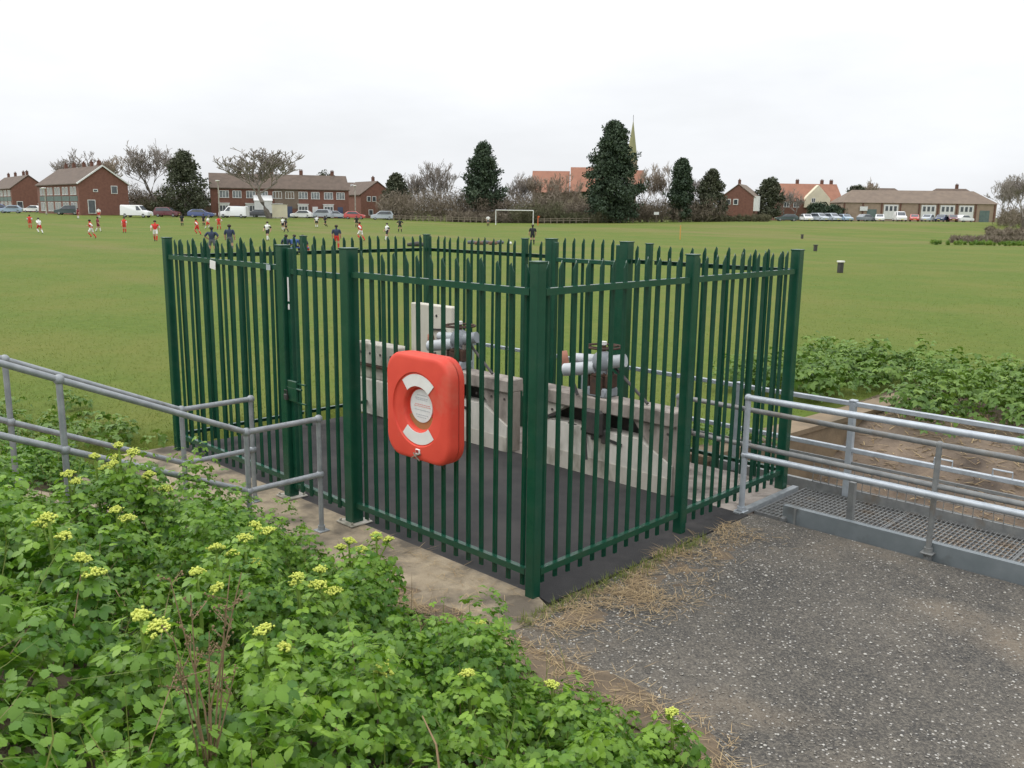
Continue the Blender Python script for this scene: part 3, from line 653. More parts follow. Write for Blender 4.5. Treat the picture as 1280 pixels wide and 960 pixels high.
def clump(px, py, pz, h, rad, n, size, leaves, lean=(0, 0)):
    # a plant: leaves spread over a dome, blades facing up and outwards
    tone = rng.uniform(-.16, .22)
    for _ in range(n):
        u_ = rng.random() ** .55; a = rng.uniform(0, 2 * math.pi); r = rad * u_
        z = h * (1 - .62 * u_ ** 2) * rng.uniform(.62, 1.04)
        x, y = px + r * math.cos(a) + lean[0] * z, py + r * math.sin(a) + lean[1] * z
        yaw = a - math.pi / 2 + rng.normal(0, .5); tilt = -(.15 + .75 * u_) + rng.normal(0, .25)
        height_frac = z / h  # tint rises towards the top of each plant
        leaves.append(((x, y, pz + z), yaw, tilt, rng.normal(0, .25), size * rng.uniform(.7, 1.25), float(np.clip(.10 + .45 * height_frac ** 3 + tone + rng.normal(0, .16), 0, 1))))
def bank_ok(x, y):
    if -3.42 < x < -2.05: return False
    e = y_edge(x) + .13 * nz1(x, y, 2.1, 3) - .02
    return y < e
leaves = []; cnt = 0
def dist_cam(x, y): return math.hypot(x - CAM.x, y - CAM.y)
tries = 0; pts = []
while tries < 16000 and len(pts) < 760:
    tries += 1; x = rng.uniform(-6.2, 4.4); y = rng.uniform(-4.6, -.62)
    if not bank_ok(x, y) or dist_cam(x, y) < 1.25: continue
    qx, qy = x - CAM.x, y - CAM.y; d = qx * FW0.x + qy * FW0.y; l = qx * RT0.x + qy * RT0.y
    if d < .8 or abs(l / d) > .75: continue
    if x < -3.4 and rng.random() < .55: continue
    if nz1(x, y, 1.5, 9) < -.30 and rng.random() < .5: continue
    md = .15
    if any((x - p[0]) ** 2 + (y - p[1]) ** 2 < md * md for p in pts[-400:]): continue
    pts.append((x, y))
for (mxx, myy, mh) in ((-1.92, -1.2, .55), (-1.9, -1.65, .62), (-1.55, -1.05, .45), (-.55, -1.2, .36), (1.0, -1.55, .5), (-.75, -1.95, .62), (-1.75, -1.35, .5), (-1.3, -1.1, .42), (-.9, -1.55, .55), (-.3, -1.45, .42), (.3, -1.75, .58), (.75, -1.3, .34), (1.2, -1.9, .5), (1.6, -1.35, .34), (-1.9, -2.0, .55), (-1.2, -2.2, .5), (-.4, -2.4, .6), (.6, -2.5, .5), (1.5, -2.6, .45), (2.0, -1.7, .36), (-3.9, -1.9, .4), (-1.55, -2.9, .55), (2.2, -2.4, .4), (0.0, -3.1, .5)):
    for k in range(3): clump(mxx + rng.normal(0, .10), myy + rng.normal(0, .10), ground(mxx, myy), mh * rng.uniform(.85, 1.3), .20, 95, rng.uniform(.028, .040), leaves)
for _ in range(420):
    x = rng.uniform(-2.0, 3.4); y = rng.uniform(-4.0, -.9)
    if bank_ok(x, y - .05) and dist_cam(x, y) > 1.3: clump(x, y, ground(x, y) - .02, rng.uniform(.07, .15), .16, 16, .045, leaves)
for (x, y) in pts:
    g = ground(x, y); edge = max(0, y_edge(x) - y)
    h = (.11 + .19 * min(1, edge / .7)) * (1 + .95 * nz1(x, y, 1.15, 5)) * rng.uniform(.75, 1.25)
    if x < -3.4: h *= .6
    far = dist_cam(x, y)
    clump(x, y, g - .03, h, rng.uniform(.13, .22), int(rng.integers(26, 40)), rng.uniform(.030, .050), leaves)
# taller flowering plants, each on its own
def umbel_mesh(seed, size=.05):
    r = np.random.default_rng(seed); b = MB()
    for k in range(11):                                     # umbel of umbels: rays, each with a tuft of tiny florets
        a = k * 2.4; q = math.sqrt(k / 11) * size * .85; p = Vector((q * math.cos(a), q * math.sin(a), size * .62 - q * q / size * .6))
        b.tube([(0, 0, -.01), p], .0016, 3, mi=1, cap=False)
        for m_ in range(9):
            o_ = Vector((r.normal(0, .0062), r.normal(0, .0062), r.normal(.002, .0035))); b.ball(p + o_, r.uniform(.0040, .0066), 5, 3, mi=0, sc=(1, 1, .8))
    for k in range(7):                                      # bract leaves below
        a = k * .9 + r.uniform(0, .4); l_ = size * r.uniform(.7, 1.1); d = Vector((math.cos(a), math.sin(a), .25)); n_ = Vector((-math.sin(a), math.cos(a), 0)) * size * .22
        b.add([Vector((0, 0, -.012)), d * l_ * .5 + n_, d * l_, d * l_ * .5 - n_], [(0, 1, 2, 3)], 1)
    return b.mesh('flower_head', [M['umbel'], M['stem_green']], False)
UMB = [umbel_mesh(k, s) for k, s in enumerate((.032, .038, .044))]
LEAFM = []
for k in range(4):
    V_, F_ = TRI[k]; LEAFM.append([np_mesh('leaf', V_, F_, M['leaf'], cols=np.full(len(V_), t_), smooth_=True) for t_ in (.25, .5, .75)])
def flowering(px, py, label, hh=.62, heads=3, nl=12, big=1.0):
    r = ray(px, py); k = 1.2; best = None
    while k < 14:
        p = CAM + r * k
        if p.z - ground(p.x, p.y) < hh and bank_ok(p.x, p.y) : best = p; break
        k += .02
    if best is None: return
    g = ground(best.x, best.y); clump(best.x, best.y, g, (best.z - g) * .90, .19, 85, .046, leaves); t = thing('flowering_alexanders', label, 'plant', (best.x, best.y, g), group='flowering plants on the bank'); H = best.z - g
    b = MB(); b.tube([(0, 0, -.05), (.01, .005, H * .5), (0, 0, H - .03)], [.011, .009, .006], 6)
    tips = [(0, 0, H - .035)]
    for i in range(heads - 1):
        a = i * 2.3 + rng.uniform(0, 1); q = (.06 * math.cos(a) * big * rng.uniform(.8, 1.6), .06 * math.sin(a) * big * rng.uniform(.8, 1.6), H - rng.uniform(.06, .15)); b.tube([(.0, 0, H * .62), q], .005, 5, cap=False); tips.append(q)
    b.build('stem', M['stem_green'], t, sm=True)
    for q in tips:
        o = put('flower_head', UMB[int(rng.integers(3))], t, q, rng.uniform(0, 6)); o.rotation_euler[0] = rng.normal(0, .2); o.scale = (big,) * 3
    for i in range(nl):
        f_ = i / nl; z = H * (.35 + .58 * f_); a = i * 2.4; rr = .16 * (1 - .6 * f_)
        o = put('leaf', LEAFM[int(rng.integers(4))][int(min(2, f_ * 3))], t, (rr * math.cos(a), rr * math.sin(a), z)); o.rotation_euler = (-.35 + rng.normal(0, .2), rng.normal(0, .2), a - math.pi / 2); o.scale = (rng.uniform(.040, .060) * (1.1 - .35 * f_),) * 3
FL = [(148, 552, 'flowering yellow-green plant standing highest in front of the middle of the handrail', .75, 4), (118, 566, 'small yellow flower stem just left of the tallest one by the handrail', .6, 2), (85, 588, 'low pale flower stem beside the handrail post at the left', .5, 2), (187, 588, 'yellow flower stem just right of the tallest one by the handrail', .62, 3),
      (145, 632, 'flower stem half hidden in leaves below the tallest flowering plant', .5, 2), (100, 690, 'yellow flower low among the leaves at the left', .45, 2), (245, 708, 'single yellow flower head above the dead brown stalk', .5, 2), (318, 650, 'yellow flower stem right of the sandy concrete, below the handrail corner', .62, 3), (305, 668, 'pale yellow flower stem just below the one by the handrail corner', .55, 2), (270, 680, 'yellow flower stem in the middle of the leafy bank', .52, 2),
      (372, 714, 'yellow-green flower stem at the rim of the leaves, near the straw', .52, 3), (400, 706, 'yellow flower stem at the rim of the leaves, between two others', .55, 2), (436, 672, 'left flower stem of the tall leafy clump before the gate post', .6, 3), (470, 664, 'right flower stem of the tall leafy clump before the gate post', .62, 3),
      (585, 835, 'fresh yellow-green shoot at the leaf rim under the fence corner', .4, 1), (840, 884, 'pale shoot at the leaf rim by the gravelly platform', .4, 1), (985, 945, 'lone green sprig on the gravel at the bottom edge', .2, 1), (480, 830, 'small yellow bud among the leaves below the lifebuoy', .42, 1), (600, 775, 'yellow-green shoot at the leaf rim beside the concrete', .4, 1), (60, 640, 'yellow flower stem near the left edge under the handrail', .5, 3), (175, 760, 'yellow flower low in the leaves left of the dead brown stalk', .45, 2), (330, 780, 'yellow flower right of the dead brown stalk', .45, 2), (690, 850, 'small yellow shoot above the gravel rim of the leaves', .36, 1)]
for (px, py, lab, hh, hd) in FL: flowering(px, py, lab, hh, hd, 13)
V, Fc, Cc = scatter(leaves, TRI)
bed = put('leafy_ground_cover', np_mesh('leafy_ground_cover', V, Fc, M['leaf'], cols=Cc, smooth_=True)); tag(bed, 'dense green three-lobed leaves covering the bank below the handrail', 'ground cover', kind='stuff')
# dead stalk and a dry grass stem
def march(px, py, hh):
    r = ray(px, py); k = 1.0
    while k < 14:
        p = CAM + r * k
        if p.z - ground(p.x, p.y) < hh: return p
        k += .01
p = march(245, 712, .78); g = ground(p.x, p.y); t = thing('dead_stalk', 'dead brown branching stalk standing among the green leaves', 'dead plant', (p.x, p.y, g))
b = MB(); H = p.z - g; tips_ = []
for i in range(9):
    a = i * 2.4 + rng.normal(0, .3); hh = H * rng.uniform(.55, 1.0); sp_ = rng.uniform(.03, .13)
    q = Vector((sp_ * math.cos(a), sp_ * math.sin(a), hh)); md_ = Vector((q.x * .35 + rng.normal(0, .015), q.y * .35 + rng.normal(0, .015), hh * .5)); b.tube([(rng.normal(0, .01), rng.normal(0, .01), 0), md_, q], [.0038, .0028, .0014], 5)
    for k in range(5):
        f_ = rng.uniform(.4, 1.0); c_ = md_.lerp(q, f_); e_ = c_ + Vector((rng.normal(0, .03), rng.normal(0, .03), rng.uniform(.01, .05))); b.tube([c_, e_], [.0016, .001], 3, cap=False); tips_ += [c_.lerp(e_, t_) for t_ in (.3, .5, .7, .85, 1.0)]
b.build('stalk', M['dead_stem'], t)
b = MB()
for c_ in tips_: b.ball(c_ + Vector((rng.normal(0, .004), rng.normal(0, .004), rng.normal(0, .004))), rng.uniform(.0022, .0045), 4, 3)
tag(b.build('seed_heads', M['dead_stem'], t), kind='stuff')
p = march(528, 895, .52); p2 = march(552, 985, .45); b = MB(); p = p or Vector((2, -2, 1)); b.tube([p2, (p + p2) / 2 + Vector((.02, 0, .03)), p], [.004, .0035, .002], 5); tag(b.build('dry_grass_stem', M['straw']), 'single dry straw stem lying across the leaves at the bottom', 'straw stem')
# stone by the handrail
b = MB(); b.ball((0, 0, .04), .16, 9, 6, sc=(1.2, .8, .5)); me = b.mesh('stone', M['concrete_tan'], False)
for v in me.vertices: v.co += Vector((nz1(v.co.x * 9, v.co.y * 9 + v.co.z * 7) * .04, nz1(v.co.y * 9, v.co.z * 9, 1, 3) * .04, nz1(v.co.x * 8, v.co.z * 9, 1, 8) * .03))
tag(put('stone', me, None, (-3.75, -1.75, ground(-3.75, -1.75) + .03)), 'beige stone lying by the handrail posts', 'stone')

# ------------------------------------------------------------------ straw, pebbles, grass
def strands(name, pts, label, cat, mat, L=(.06, .2), flat=.2, w=.0022, kind='stuff'):
    V = []; F = []; C_ = []; n = 0
    for (x, y, z) in pts:
        a = rng.uniform(0, 6.28); l_ = rng.uniform(*L); e = abs(rng.normal(0, flat)); d = np.array([math.cos(a) * math.cos(e), math.sin(a) * math.cos(e), math.sin(e)]); s_ = np.array([-math.sin(a), math.cos(a), 0]) * w
        bend = np.array([rng.normal(0, .15), rng.normal(0, .15), -.12 * math.sin(e) + .05]) * l_; p0 = np.array([x, y, z + rng.uniform(0, .012)]); p1 = p0 + d * l_ * .5 + bend * .3; p2_ = p0 + d * l_ + bend * .2
        V += [p0 - s_, p0 + s_, p1 + s_, p1 - s_, p2_]; F += [(n, n + 1, n + 2), (n, n + 2, n + 3), (n + 3, n + 2, n + 4)]; t_ = rng.random(); C_ += [t_] * 5; n += 5
    return tag(put(name, np_mesh(name, V, F, mat, cols=C_)), label, cat, kind=kind)
def soil(name, pts_fn, nu, nv, label):
    V = []; F = []
    for i in range(nu + 1):
        for j in range(nv + 1): V.append(pts_fn(i / nu, j / nv))
    for i in range(nu):
        for j in range(nv): a_ = i * (nv + 1) + j; F.append((a_, a_ + 1, a_ + nv + 2, a_ + nv + 1))
    o = put(name, np_mesh(name, V, F, M['dirt'], smooth_=True)); return tag(o, label, 'soil', kind='stuff')
def strip_a(u_, v_):
    y = -.70 + 3.2 * u_; x = .08 + .80 * v_; w_ = math.sin(math.pi * u_) ** .35 * math.sin(math.pi * v_) ** .6; return (x, y, -.05 + .054 * w_ * (1 - .25 * v_) + (.030 * nz1(x, y, 3.2, 4) + .016 * nz1(x, y, 12, 6)) * w_)
def strip_b(u_, v_):
    x = -1.5 + 4.0 * u_; y = y_edge(x) - .30 + .90 * v_; w_ = math.sin(math.pi * u_) ** .35 * math.sin(math.pi * v_) ** .6; return (x, y, -.05 + .064 * w_ + (.022 * nz1(x, y, 3.0, 14) + .012 * nz1(x, y, 11, 16)) * w_)
soil('soil_strip', strip_a, 120, 40, 'brown soil built up along the foot of the fence beside the platform')
soil('soil_rim', strip_b, 140, 34, 'brown soil along the rim of the leafy bank')
sp = []
for _ in range(5200):
    q = rng.random()
    if q < .42: y = rng.uniform(-.35, 2.4); x = .26 + abs(rng.normal(0, .22)) + .10 * nz1(0, y, 2.5); x -= .12 * (y > 1.2); 
    elif q < .50: x = rng.normal(.62, .16); y = rng.normal(.62, .22)
    elif q < .90: x = rng.uniform(-.9, 2.2); y = y_edge(x) + .20 + rng.normal(0, .14) + .12 * nz1(x, 0, 2.2, 9)
    elif q < .95: x = rng.normal(-1.75, .22); y = rng.normal(-.88, .10)
    elif q < .97: x = rng.uniform(-2.0, -.1); y = -.10 + rng.normal(0, .04)
    else: x = rng.uniform(-1.6, .2); y = rng.uniform(-.95, -.1)
    if -.08 < x < .12 and y > 0: continue
    if nz1(x, y, 3.0, 21) < -.12 and rng.random() < .8: continue
    sp.append((x, y, .004))
strands('straw', sp, 'dry pale straw strewn along the fence foot and the leaf rim', 'straw', M['straw'], L=(.04, .15), flat=.14, w=.0018)
gs = []
for _ in range(1000): y = rng.uniform(-.4, 1.9); x = .20 + abs(rng.normal(0, .07)); gs.append((x, y, 0))
for _ in range(700): x = rng.uniform(-5.9, -3.5); y = -.85 + .05 * x * 0 + rng.normal(0, .08) + .2 * (x + 5.9) * -.2; gs.append((x, y, 0))
strands('grass_tufts', gs, 'short green grass growing along the foot of the fence', 'grass', M['grass_blade'], L=(.03, .09), flat=1.0, w=.002)
bg_ = []
for (x, y) in pts:
    for _ in range(3):
        if rng.random() < .55: bg_.append((x + rng.normal(0, .1), y + rng.normal(0, .1), ground(x, y) + rng.uniform(.0, .14)))
strands('wild_grass', bg_, 'thin grass blades sticking out between the leaves on the bank', 'grass', M['grass_blade'], L=(.16, .36), flat=1.2, w=.0022)
dg_ = [(x + rng.normal(0, .1), y + rng.normal(0, .1), ground(x, y) + rng.uniform(.02, .1)) for (x, y) in pts[::2]]
strands('dead_stems', dg_, 'dead brown stems among the leaves on the bank', 'dead stems', M['dead_stem'], L=(.15, .38), flat=.9, w=.002)
# pebbles and shell bits on the platform
ico = MB(); ico.ball((0, 0, 0), 1, 6, 4); IV = np.array(ico.v); IF = [f for f in ico.f]
IFt = np.array([t_ for f in IF for t_ in ([f] if len(f) == 3 else [(f[0], f[1], f[2]), (f[0], f[2], f[3])])])
def pebbles(name, n, smin, smax, mat, label, z=-.002):
    V = []; F = []; k = 0; c = 0
    while c < n:
        x = rng.uniform(.25, 5.0); y = rng.uniform(-3, 2.72)
        if y < y_edge(x) - .1: continue
        if nz1(x, y, .9, 17) < -.05 and rng.random() < .65: continue
        s_ = smin + (smax - smin) * rng.random() ** 3; sc = np.array([s_ * rng.uniform(.7, 1.3), s_ * rng.uniform(.6, 1.1), s_ * rng.uniform(.3, .55)])
        V.append(rotz(IV * sc * rng.uniform(.75, 1.2, (len(IV), 1)), rng.uniform(0, 6.3)) + np.array([x, y, z])); F.append(IFt + k); k += len(IV); c += 1
    return tag(put(name, np_mesh(name, np.concatenate(V), np.concatenate(F), mat, smooth_=False)), label, 'pebbles', kind='stuff')
pebbles('white_pebbles', 1700, .002, .013, M['pebble_white'], 'white shell and flint bits set in the platform surface')
pebbles('grey_pebbles', 11000, .002, .009, M['pebble_grey'], 'grey grit covering the platform surface')
# grass blades of the nearer field
V = []; F = []; Cb = []
n_b = 120000; dd = 8.5 + 60 * rng.random(n_b) ** 2.6; ll = (rng.random(n_b) * 1.24 - .62) * dd
xs = CAM.x + dd * FW0.x + ll * RT0.x; ys = CAM.y + dd * FW0.y + ll * RT0.y
ok = ~((xs > -5.8) & (xs < 9) & (ys > -.9) & (ys < 3.95)) & ~((xs > -1.4) & (ys > 2) & (ys < 8.6)) & ~((xs > -3.45) & (ys < .1)) & (ys > -5)
xs, ys, dd = xs[ok], ys[ok], dd[ok]; zs = np.array([ground(a, b_) + ditch(a, b_) for a, b_ in zip(xs, ys)]); nb = len(xs)
ang = rng.uniform(0, 6.28, nb); hgt = rng.uniform(.015, .04, nb) * np.clip(1.15 - dd / 75, .3, 1); wd = .0035 * (1 + dd / 16); le = rng.normal(0, .022, (nb, 2))
P0 = np.stack([xs - np.cos(ang) * wd, ys - np.sin(ang) * wd, zs - .005], 1); P1 = np.stack([xs + np.cos(ang) * wd, ys + np.sin(ang) * wd, zs - .005], 1); P2 = np.stack([xs + le[:, 0], ys + le[:, 1], zs + hgt], 1)
V = np.stack([P0, P1, P2], 1).reshape(-1, 3); F = np.arange(nb * 3).reshape(-1, 3)
tn = np.repeat(np.clip(rng.normal(.35, .28, nb), 0, 1), 3)
tag(put('grass', np_mesh('grass', V, F, M['grass_blade'], cols=tn)), 'short mown grass of the nearer field', 'grass', kind='stuff')
# leafy plants on the far bank of the ditch, and by the handrail at the left
leaves = []
for _ in range(820):
    x = rng.uniform(-3.2, 10.5); y = rng.uniform(7.3, 11.6) + .05 * max(0, x)
    if -1.4 < x < -.5 and y < 9.4: continue
    if x <= -1.4 and y < 7.6: continue
    if y < 8.1 and x > -1 and rng.random() < .6: continue
    g = ground(x, y) + ditch(x, y); clump(x, y, g, rng.uniform(.35, .72) * (1 + .3 * nz1(x, y, .8, 31)), rng.uniform(.2, .36), 22, rng.uniform(.07, .10), leaves)
for _ in range(46):
    x = rng.uniform(-9.2, -5.6); y = rng.uniform(-1.6, .0); clump(x, y, ground(x, y), rng.uniform(.1, .28), .2, 16, .07, leaves)
for _ in range(16):
    x = rng.uniform(-2.6, -1.0); y = rng.uniform(4.2, 5.2); clump(x, y, ground(x, y), rng.uniform(.15, .35), .22, 16, .08, leaves)
V, Fc, Cc = scatter(leaves, SIMP)
tag(put('leafy_ditch_plants', np_mesh('leafy_ditch_plants', V, Fc, M['leaf_far'], cols=Cc)), 'green leafy plants along the far bank of the muddy ditch', 'plants', kind='stuff')
dl = []
for _ in range(5200): x = rng.uniform(-1, 8); y = rng.uniform(5.0, 8.9); dl.append((x, y, ground(x, y) + ditch(x, y)))
strands('dead_litter', dl, 'brown dead stems and leaf litter on the mud of the ditch', 'litter', M['straw'], L=(.05, .22), flat=.25, w=.006)

# ------------------------------------------------------------------ houses beyond the field
VIEW = math.atan2(RT0.y, RT0.x)                              # yaw that faces a house to the camera
def window(par, x, z, w, h, y, wall=None, pane='glass', bars=1):
    b = MB(); f_ = .09
    b.box((x, y, z + h / 2 - f_ / 2), (w, .10, f_)); b.box((x, y, z - h / 2 + f_ / 2), (w + .1, .14, f_))
    for sx_ in (-1, 1): b.box((x + sx_ * (w / 2 - f_ / 2), y, z), (f_, .10, h))
    for k in range(bars): b.box((x - w / 2 + w * (k + 1) / (bars + 1), y, z), (f_, .09, h))
    o = b.build('window', M['white_paint'], par); b = MB(); b.box((x, y + .03, z), (w - .06, .03, h - .06)); b.build('pane', M[pane], o); return o
def house(name, label, px, d, yaw, W_, Dd, He, Hr, wall='brick', roof='roof_brown', chim=(), anchor=0, hip=False, group=None, over=.3):
    p = at_depth(px, d); t = thing(name, label, 'house', (p.x, p.y, p.z - .1), VIEW + math.radians(yaw), group)
    x0, x1 = (-W_ / 2, W_ / 2) if anchor == 0 else ((0, W_) if anchor < 0 else (-W_, 0))
    b = MB(); b.box(((x0 + x1) / 2, Dd / 2, He / 2), (W_, Dd, He))
    if not hip: 
        for x in (x0, x1): b.prism([(.0, He - .01), (Dd, He - .01), (Dd / 2, Hr - .12)], 'x', x - .0 if x == x0 else x - .25, x + .25 if x == x0 else x)
    b.build('wall', M[wall], t)
    b = MB(); th = .16; e = over * (Hr - He) / (Dd / 2)
    if hip:
        i = Dd / 2; vs = [(x0 - over, -over, He - e * .3), (x1 + over, -over, He - e * .3), (x1 + over, Dd + over, He - e * .3), (x0 - over, Dd + over, He - e * .3), (x0 + i * .7, Dd / 2, Hr), (x1 - i * .7, Dd / 2, Hr)]
        b.add(vs, [(0, 1, 5, 4), (1, 2, 5), (2, 3, 4, 5), (3, 0, 4), (0, 3, 2, 1)])
    else:
        b.prism([(-over, He - e), (-over, He - e + th), (Dd / 2, Hr + th), (Dd + over, He - e + th), (Dd + over, He - e), (Dd / 2, Hr)], 'x', x0 - .15, x1 + .15)
    ro = b.build('roof', M[roof], t)
    for cx_ in chim:
        b = MB(); b.box((cx_, Dd / 2 + .3, Hr + .2), (.65, .5, 1.5)); b.box((cx_, Dd / 2 + .3, Hr + .97), (.72, .56, .08))
        for q in (-.16, .16): b.tube([(cx_ + q, Dd / 2 + .3, Hr + .95), (cx_ + q, Dd / 2 + .3, Hr + 1.25)], .09, 6)
        b.build('chimney', M['brick_dark'], ro)
    return t
# far left terrace, gable towards us
def side_gable(t, Dd, wins, x, pane='glass'):               # windows in the right-hand gable end, given as (y, z, w, h)
    for (y, z, w, h) in wins:
        b = MB(); f_ = .09; b.box((x + .03, y, z), (.08, w, h)); o = b.build('window', M['white_paint'], t); b = MB(); b.box((x + .08, y, z), (.03, w - .22, h - .22)); b.build('pane', M[pane], o)
tA = house('terraced_house', 'red brick terrace end at the far left edge, gable towards the field', 20, 195, -52, 30, 7.0, 5.2, 7.9, 'brick', 'roof_brown', chim=(-3, -7, -17, -26), anchor=1)
side_gable(tA, 7, [(1.4, 1.4, 1.2, 2.0), (5.6, 4.1, 1.2, 1.2), (5.6, 1.3, 1.4, 1.6)], 0)
for k in range(6):
    for xx in (-2.2 - k * 4.8, -4.0 - k * 4.8): window(tA, xx, 4.1, 1.4, 1.3, -.03, pane='curtain_glass'); window(tA, xx, 1.5, 1.5, 1.6, -.03, pane='curtain_glass')
    b = MB(); b.box((-3.1 - k * 4.8, -.02, 2.85), (4.4, .06, .9)); b.build('tile_panel', M['teal_tile'], tA)
tB = house('terraced_house', 'large red brick terrace end with white verge, behind the players at the left', 103, 158, -48, 26, 8.4, 5.6, 8.6, 'brick', 'roof_brown', chim=(-2.5, -6.5, -11, -17, -22), anchor=1)
side_gable(tB, 9.4, [(2.0, 1.6, 1.3, 2.4), (6.0, 4.6, 1.1, 1.4), (2.8, 4.4, .8, .5)], 0)
b = MB(); b.bar((.2, 4.2, 8.72), (.2, 8.7, 5.5), .3, .22); b.bar((.2, -.3, 5.5), (.2, 4.2, 8.72), .3, .22); b.build('verge', M['white_paint'], tB)
for k in range(5):
    for xx in (-2.0 - k * 4.8, -3.9 - k * 4.8): window(tB, xx, 4.3, 1.4, 1.4, -.03, pane='curtain_glass'); window(tB, xx, 1.5, 1.5, 1.7, -.03, pane='curtain_glass')
    b = MB(); b.box((-2.95 - k * 4.8, -.02, 2.95), (4.4, .06, .9)); b.build('tile_panel', M['teal_tile'], tB)
# long terrace in the middle left
tC = house('terraced_house', 'long brown-roofed brick terrace with white ground-floor bays, behind the bare tree', 266, 168, 19, 25.5, 8.4, 5.4, 8.0, 'brick', 'roof_brown', chim=(5.5, 11.5, 17, 23), anchor=-1)
b = MB(); b.box((-.03, 2.2, 4.3), (.06, 1.1, 1.2)); o = b.build('window', M['white_paint'], tC); b = MB(); b.box((-.07, 2.2, 4.3), (.03, .9, 1.0)); b.build('pane', M['glass'], o)
for k in range(5):
    x0_ = 2.4 + k * 4.8
    window(tC, x0_, 4.2, 1.7, 1.35, -.03, pane='curtain_glass', bars=2); window(tC, x0_ + 2.3, 4.2, 1.6, 1.35, -.03, pane='curtain_glass', bars=2)
    b = MB(); b.box((x0_ - .1, -.25, 1.3), (1.9, .5, 2.4)); b.box((x0_ - .1, -.3, 2.55), (2.1, .7, .14)); by_ = b.build('bay', M['white_paint'], tC); window(tC, x0_ - .1, 1.6, 1.7, 1.2, -.53, bars=2)
    b = MB(); b.box((x0_ + 2.2, -.04, 1.05), (1.0, .08, 2.1)); b.build('door', M['white_paint'] if k % 2 else M['car_navy'], tC)
b = MB(); b.box((13.7, -.03, 3.5), (4.5, .05, 3.6)); b.build('tile_panel', M['roof_tan'], tC); b = MB(); b.box((9.3, -.9, 1.6), (3.2, 1.8, 3.0)); b.prism([(-1.9, 3.1), (.0, 3.1), (.0, 4.1)], 'x', 7.6, 11); b.build('porch', M['white_paint'], tC)
tD = house('terraced_house', 'brick terrace with two small dormers, at the right end of the long terrace', 421, 200, 10, 7.5, 8, 5.0, 7.6, 'brick', 'roof_brown', chim=(), anchor=-1)
for xx in (1.6, 4.4): window(tD, xx, 4.0, 1.5, 1.3, -.03, pane='curtain_glass'); 
for xx in (1.2, 3.9): b = MB(); b.box((xx, 1.2, 6.6), (1.3, 1.6, 1.4)); b.build('dormer', M['white_paint'], tD)
b = MB(); b.box((3.5, -1.2, 2.6), (7.0, 2.4, .25)); b.box((3.5, -1.2, 1.25), (6.8, 2.2, 2.5), mi=1); b.build('lean_to', [M['white_paint'], M['brick']], tD)
tE = house('terraced_house', 'brick house end with plain gable, just left of the brown scrub', 452, 190, -58, 12, 7.6, 5.0, 7.7, 'brick', 'roof_brown', chim=(-3,), anchor=1)
side_gable(tE, 7.6, [(1.8, 4.1, .9, 1.1), (3.0, 4.1, .9, 1.1), (2.2, 1.3, 1.0, 1.2), (6.4, 1.6, .8, .9)], 0)
# right of the church
tF = house('brick_house', 'orange brick house with small white windows, right of the churchyard trees', 939, 185, 66, 9, 6.4, 5.0, 7.4, 'brick', 'roof_tan', chim=(2.5,), anchor=-1)
b = MB(); b.box((.9, -.5, 3.6), (1.8, 1.0, 3.0)); b.build('bay', M['white_paint'], tF)
for q in (3.6, 5.1): b = MB(); b.box((-.05, q, 3.9), (.1, 1.0, 1.2)); o = b.build('window', M['white_paint'], tF); b = MB(); b.box((-.1, q, 3.9), (.04, .7, .9)); b.build('pane', M['glass'], o)
tG = house('brick_house', 'red-roofed house pair with a cream gable, behind the parked cars at the right', 1010, 205, 4, 14.5, 8, 4.6, 8.2, 'brick_dark', 'roof_red', chim=(-1.8, 4.0, 6.2), anchor=0)
b = MB(); b.prism([(-1.6, 3.0), (4.2, 3.0), (4.2, 5.0), (1.3, 8.0), (-1.6, 5.0)], 'y', -.6, .9); b.build('gable', M['cream_paint'], tG); window(tG, .3, 4.6, .9, 1.0, -.63)
for xx in (-5.6, -3.4): window(tG, xx, 3.6, 1.3, 1.2, -.03)
# long low hall
tH = house('low_hall', 'long low tan-brick hall with brown roof behind the parked cars', 1145, 192, -3, 32, 9, 3.9, 6.6, 'brick_tan', 'roof_tan', hip=True); tH['category'] = 'hall'
for k in range(9):
    b = MB(); b.box((-15.6 + k * 3.9, -.08, 1.9), (.28, .16, 3.8)); b.build('pilaster', M['brick_dark'], tH)
for k in (2, 4, 5, 6):
    xx = -15.6 + k * 3.9 + 1.95
    b = MB(); b.box((xx, -.05, 2.0), (3.0, .1, 3.0)); fr = b.build('window', M['white_paint'], tH)
    for q in (-.9, 0, .9): b = MB(); b.box((xx + q, -.11, 2.7), (.55, .04, 1.0)); b.build('pane', M['glass'], fr)
for k in (1, 7): b = MB(); b.box((-15.6 + k * 3.9 + 1.9, -.05, 1.3), (2.0, .1, 2.4)); b.build('door', M['teal_tile'], tH)
b = MB(); b.box((-11.6, -.3, 2.6), (1.6, .1, .9)); b.build('sign_board', M['white_paint'], tH)
for (px_, w_, lab) in ((1102, 13, 'brown roof and chimneys showing behind the left half of the low hall'), (1192, 13, 'brown roof with one chimney showing behind the right half of the low hall')):
    house('brick_house', lab, px_, 222, 0, w_, 8, 5.2, 8.0, 'brick_dark', 'roof_brown', chim=(-2 if w_ == 13 and px_ < 1150 else 1.5,), hip=True)
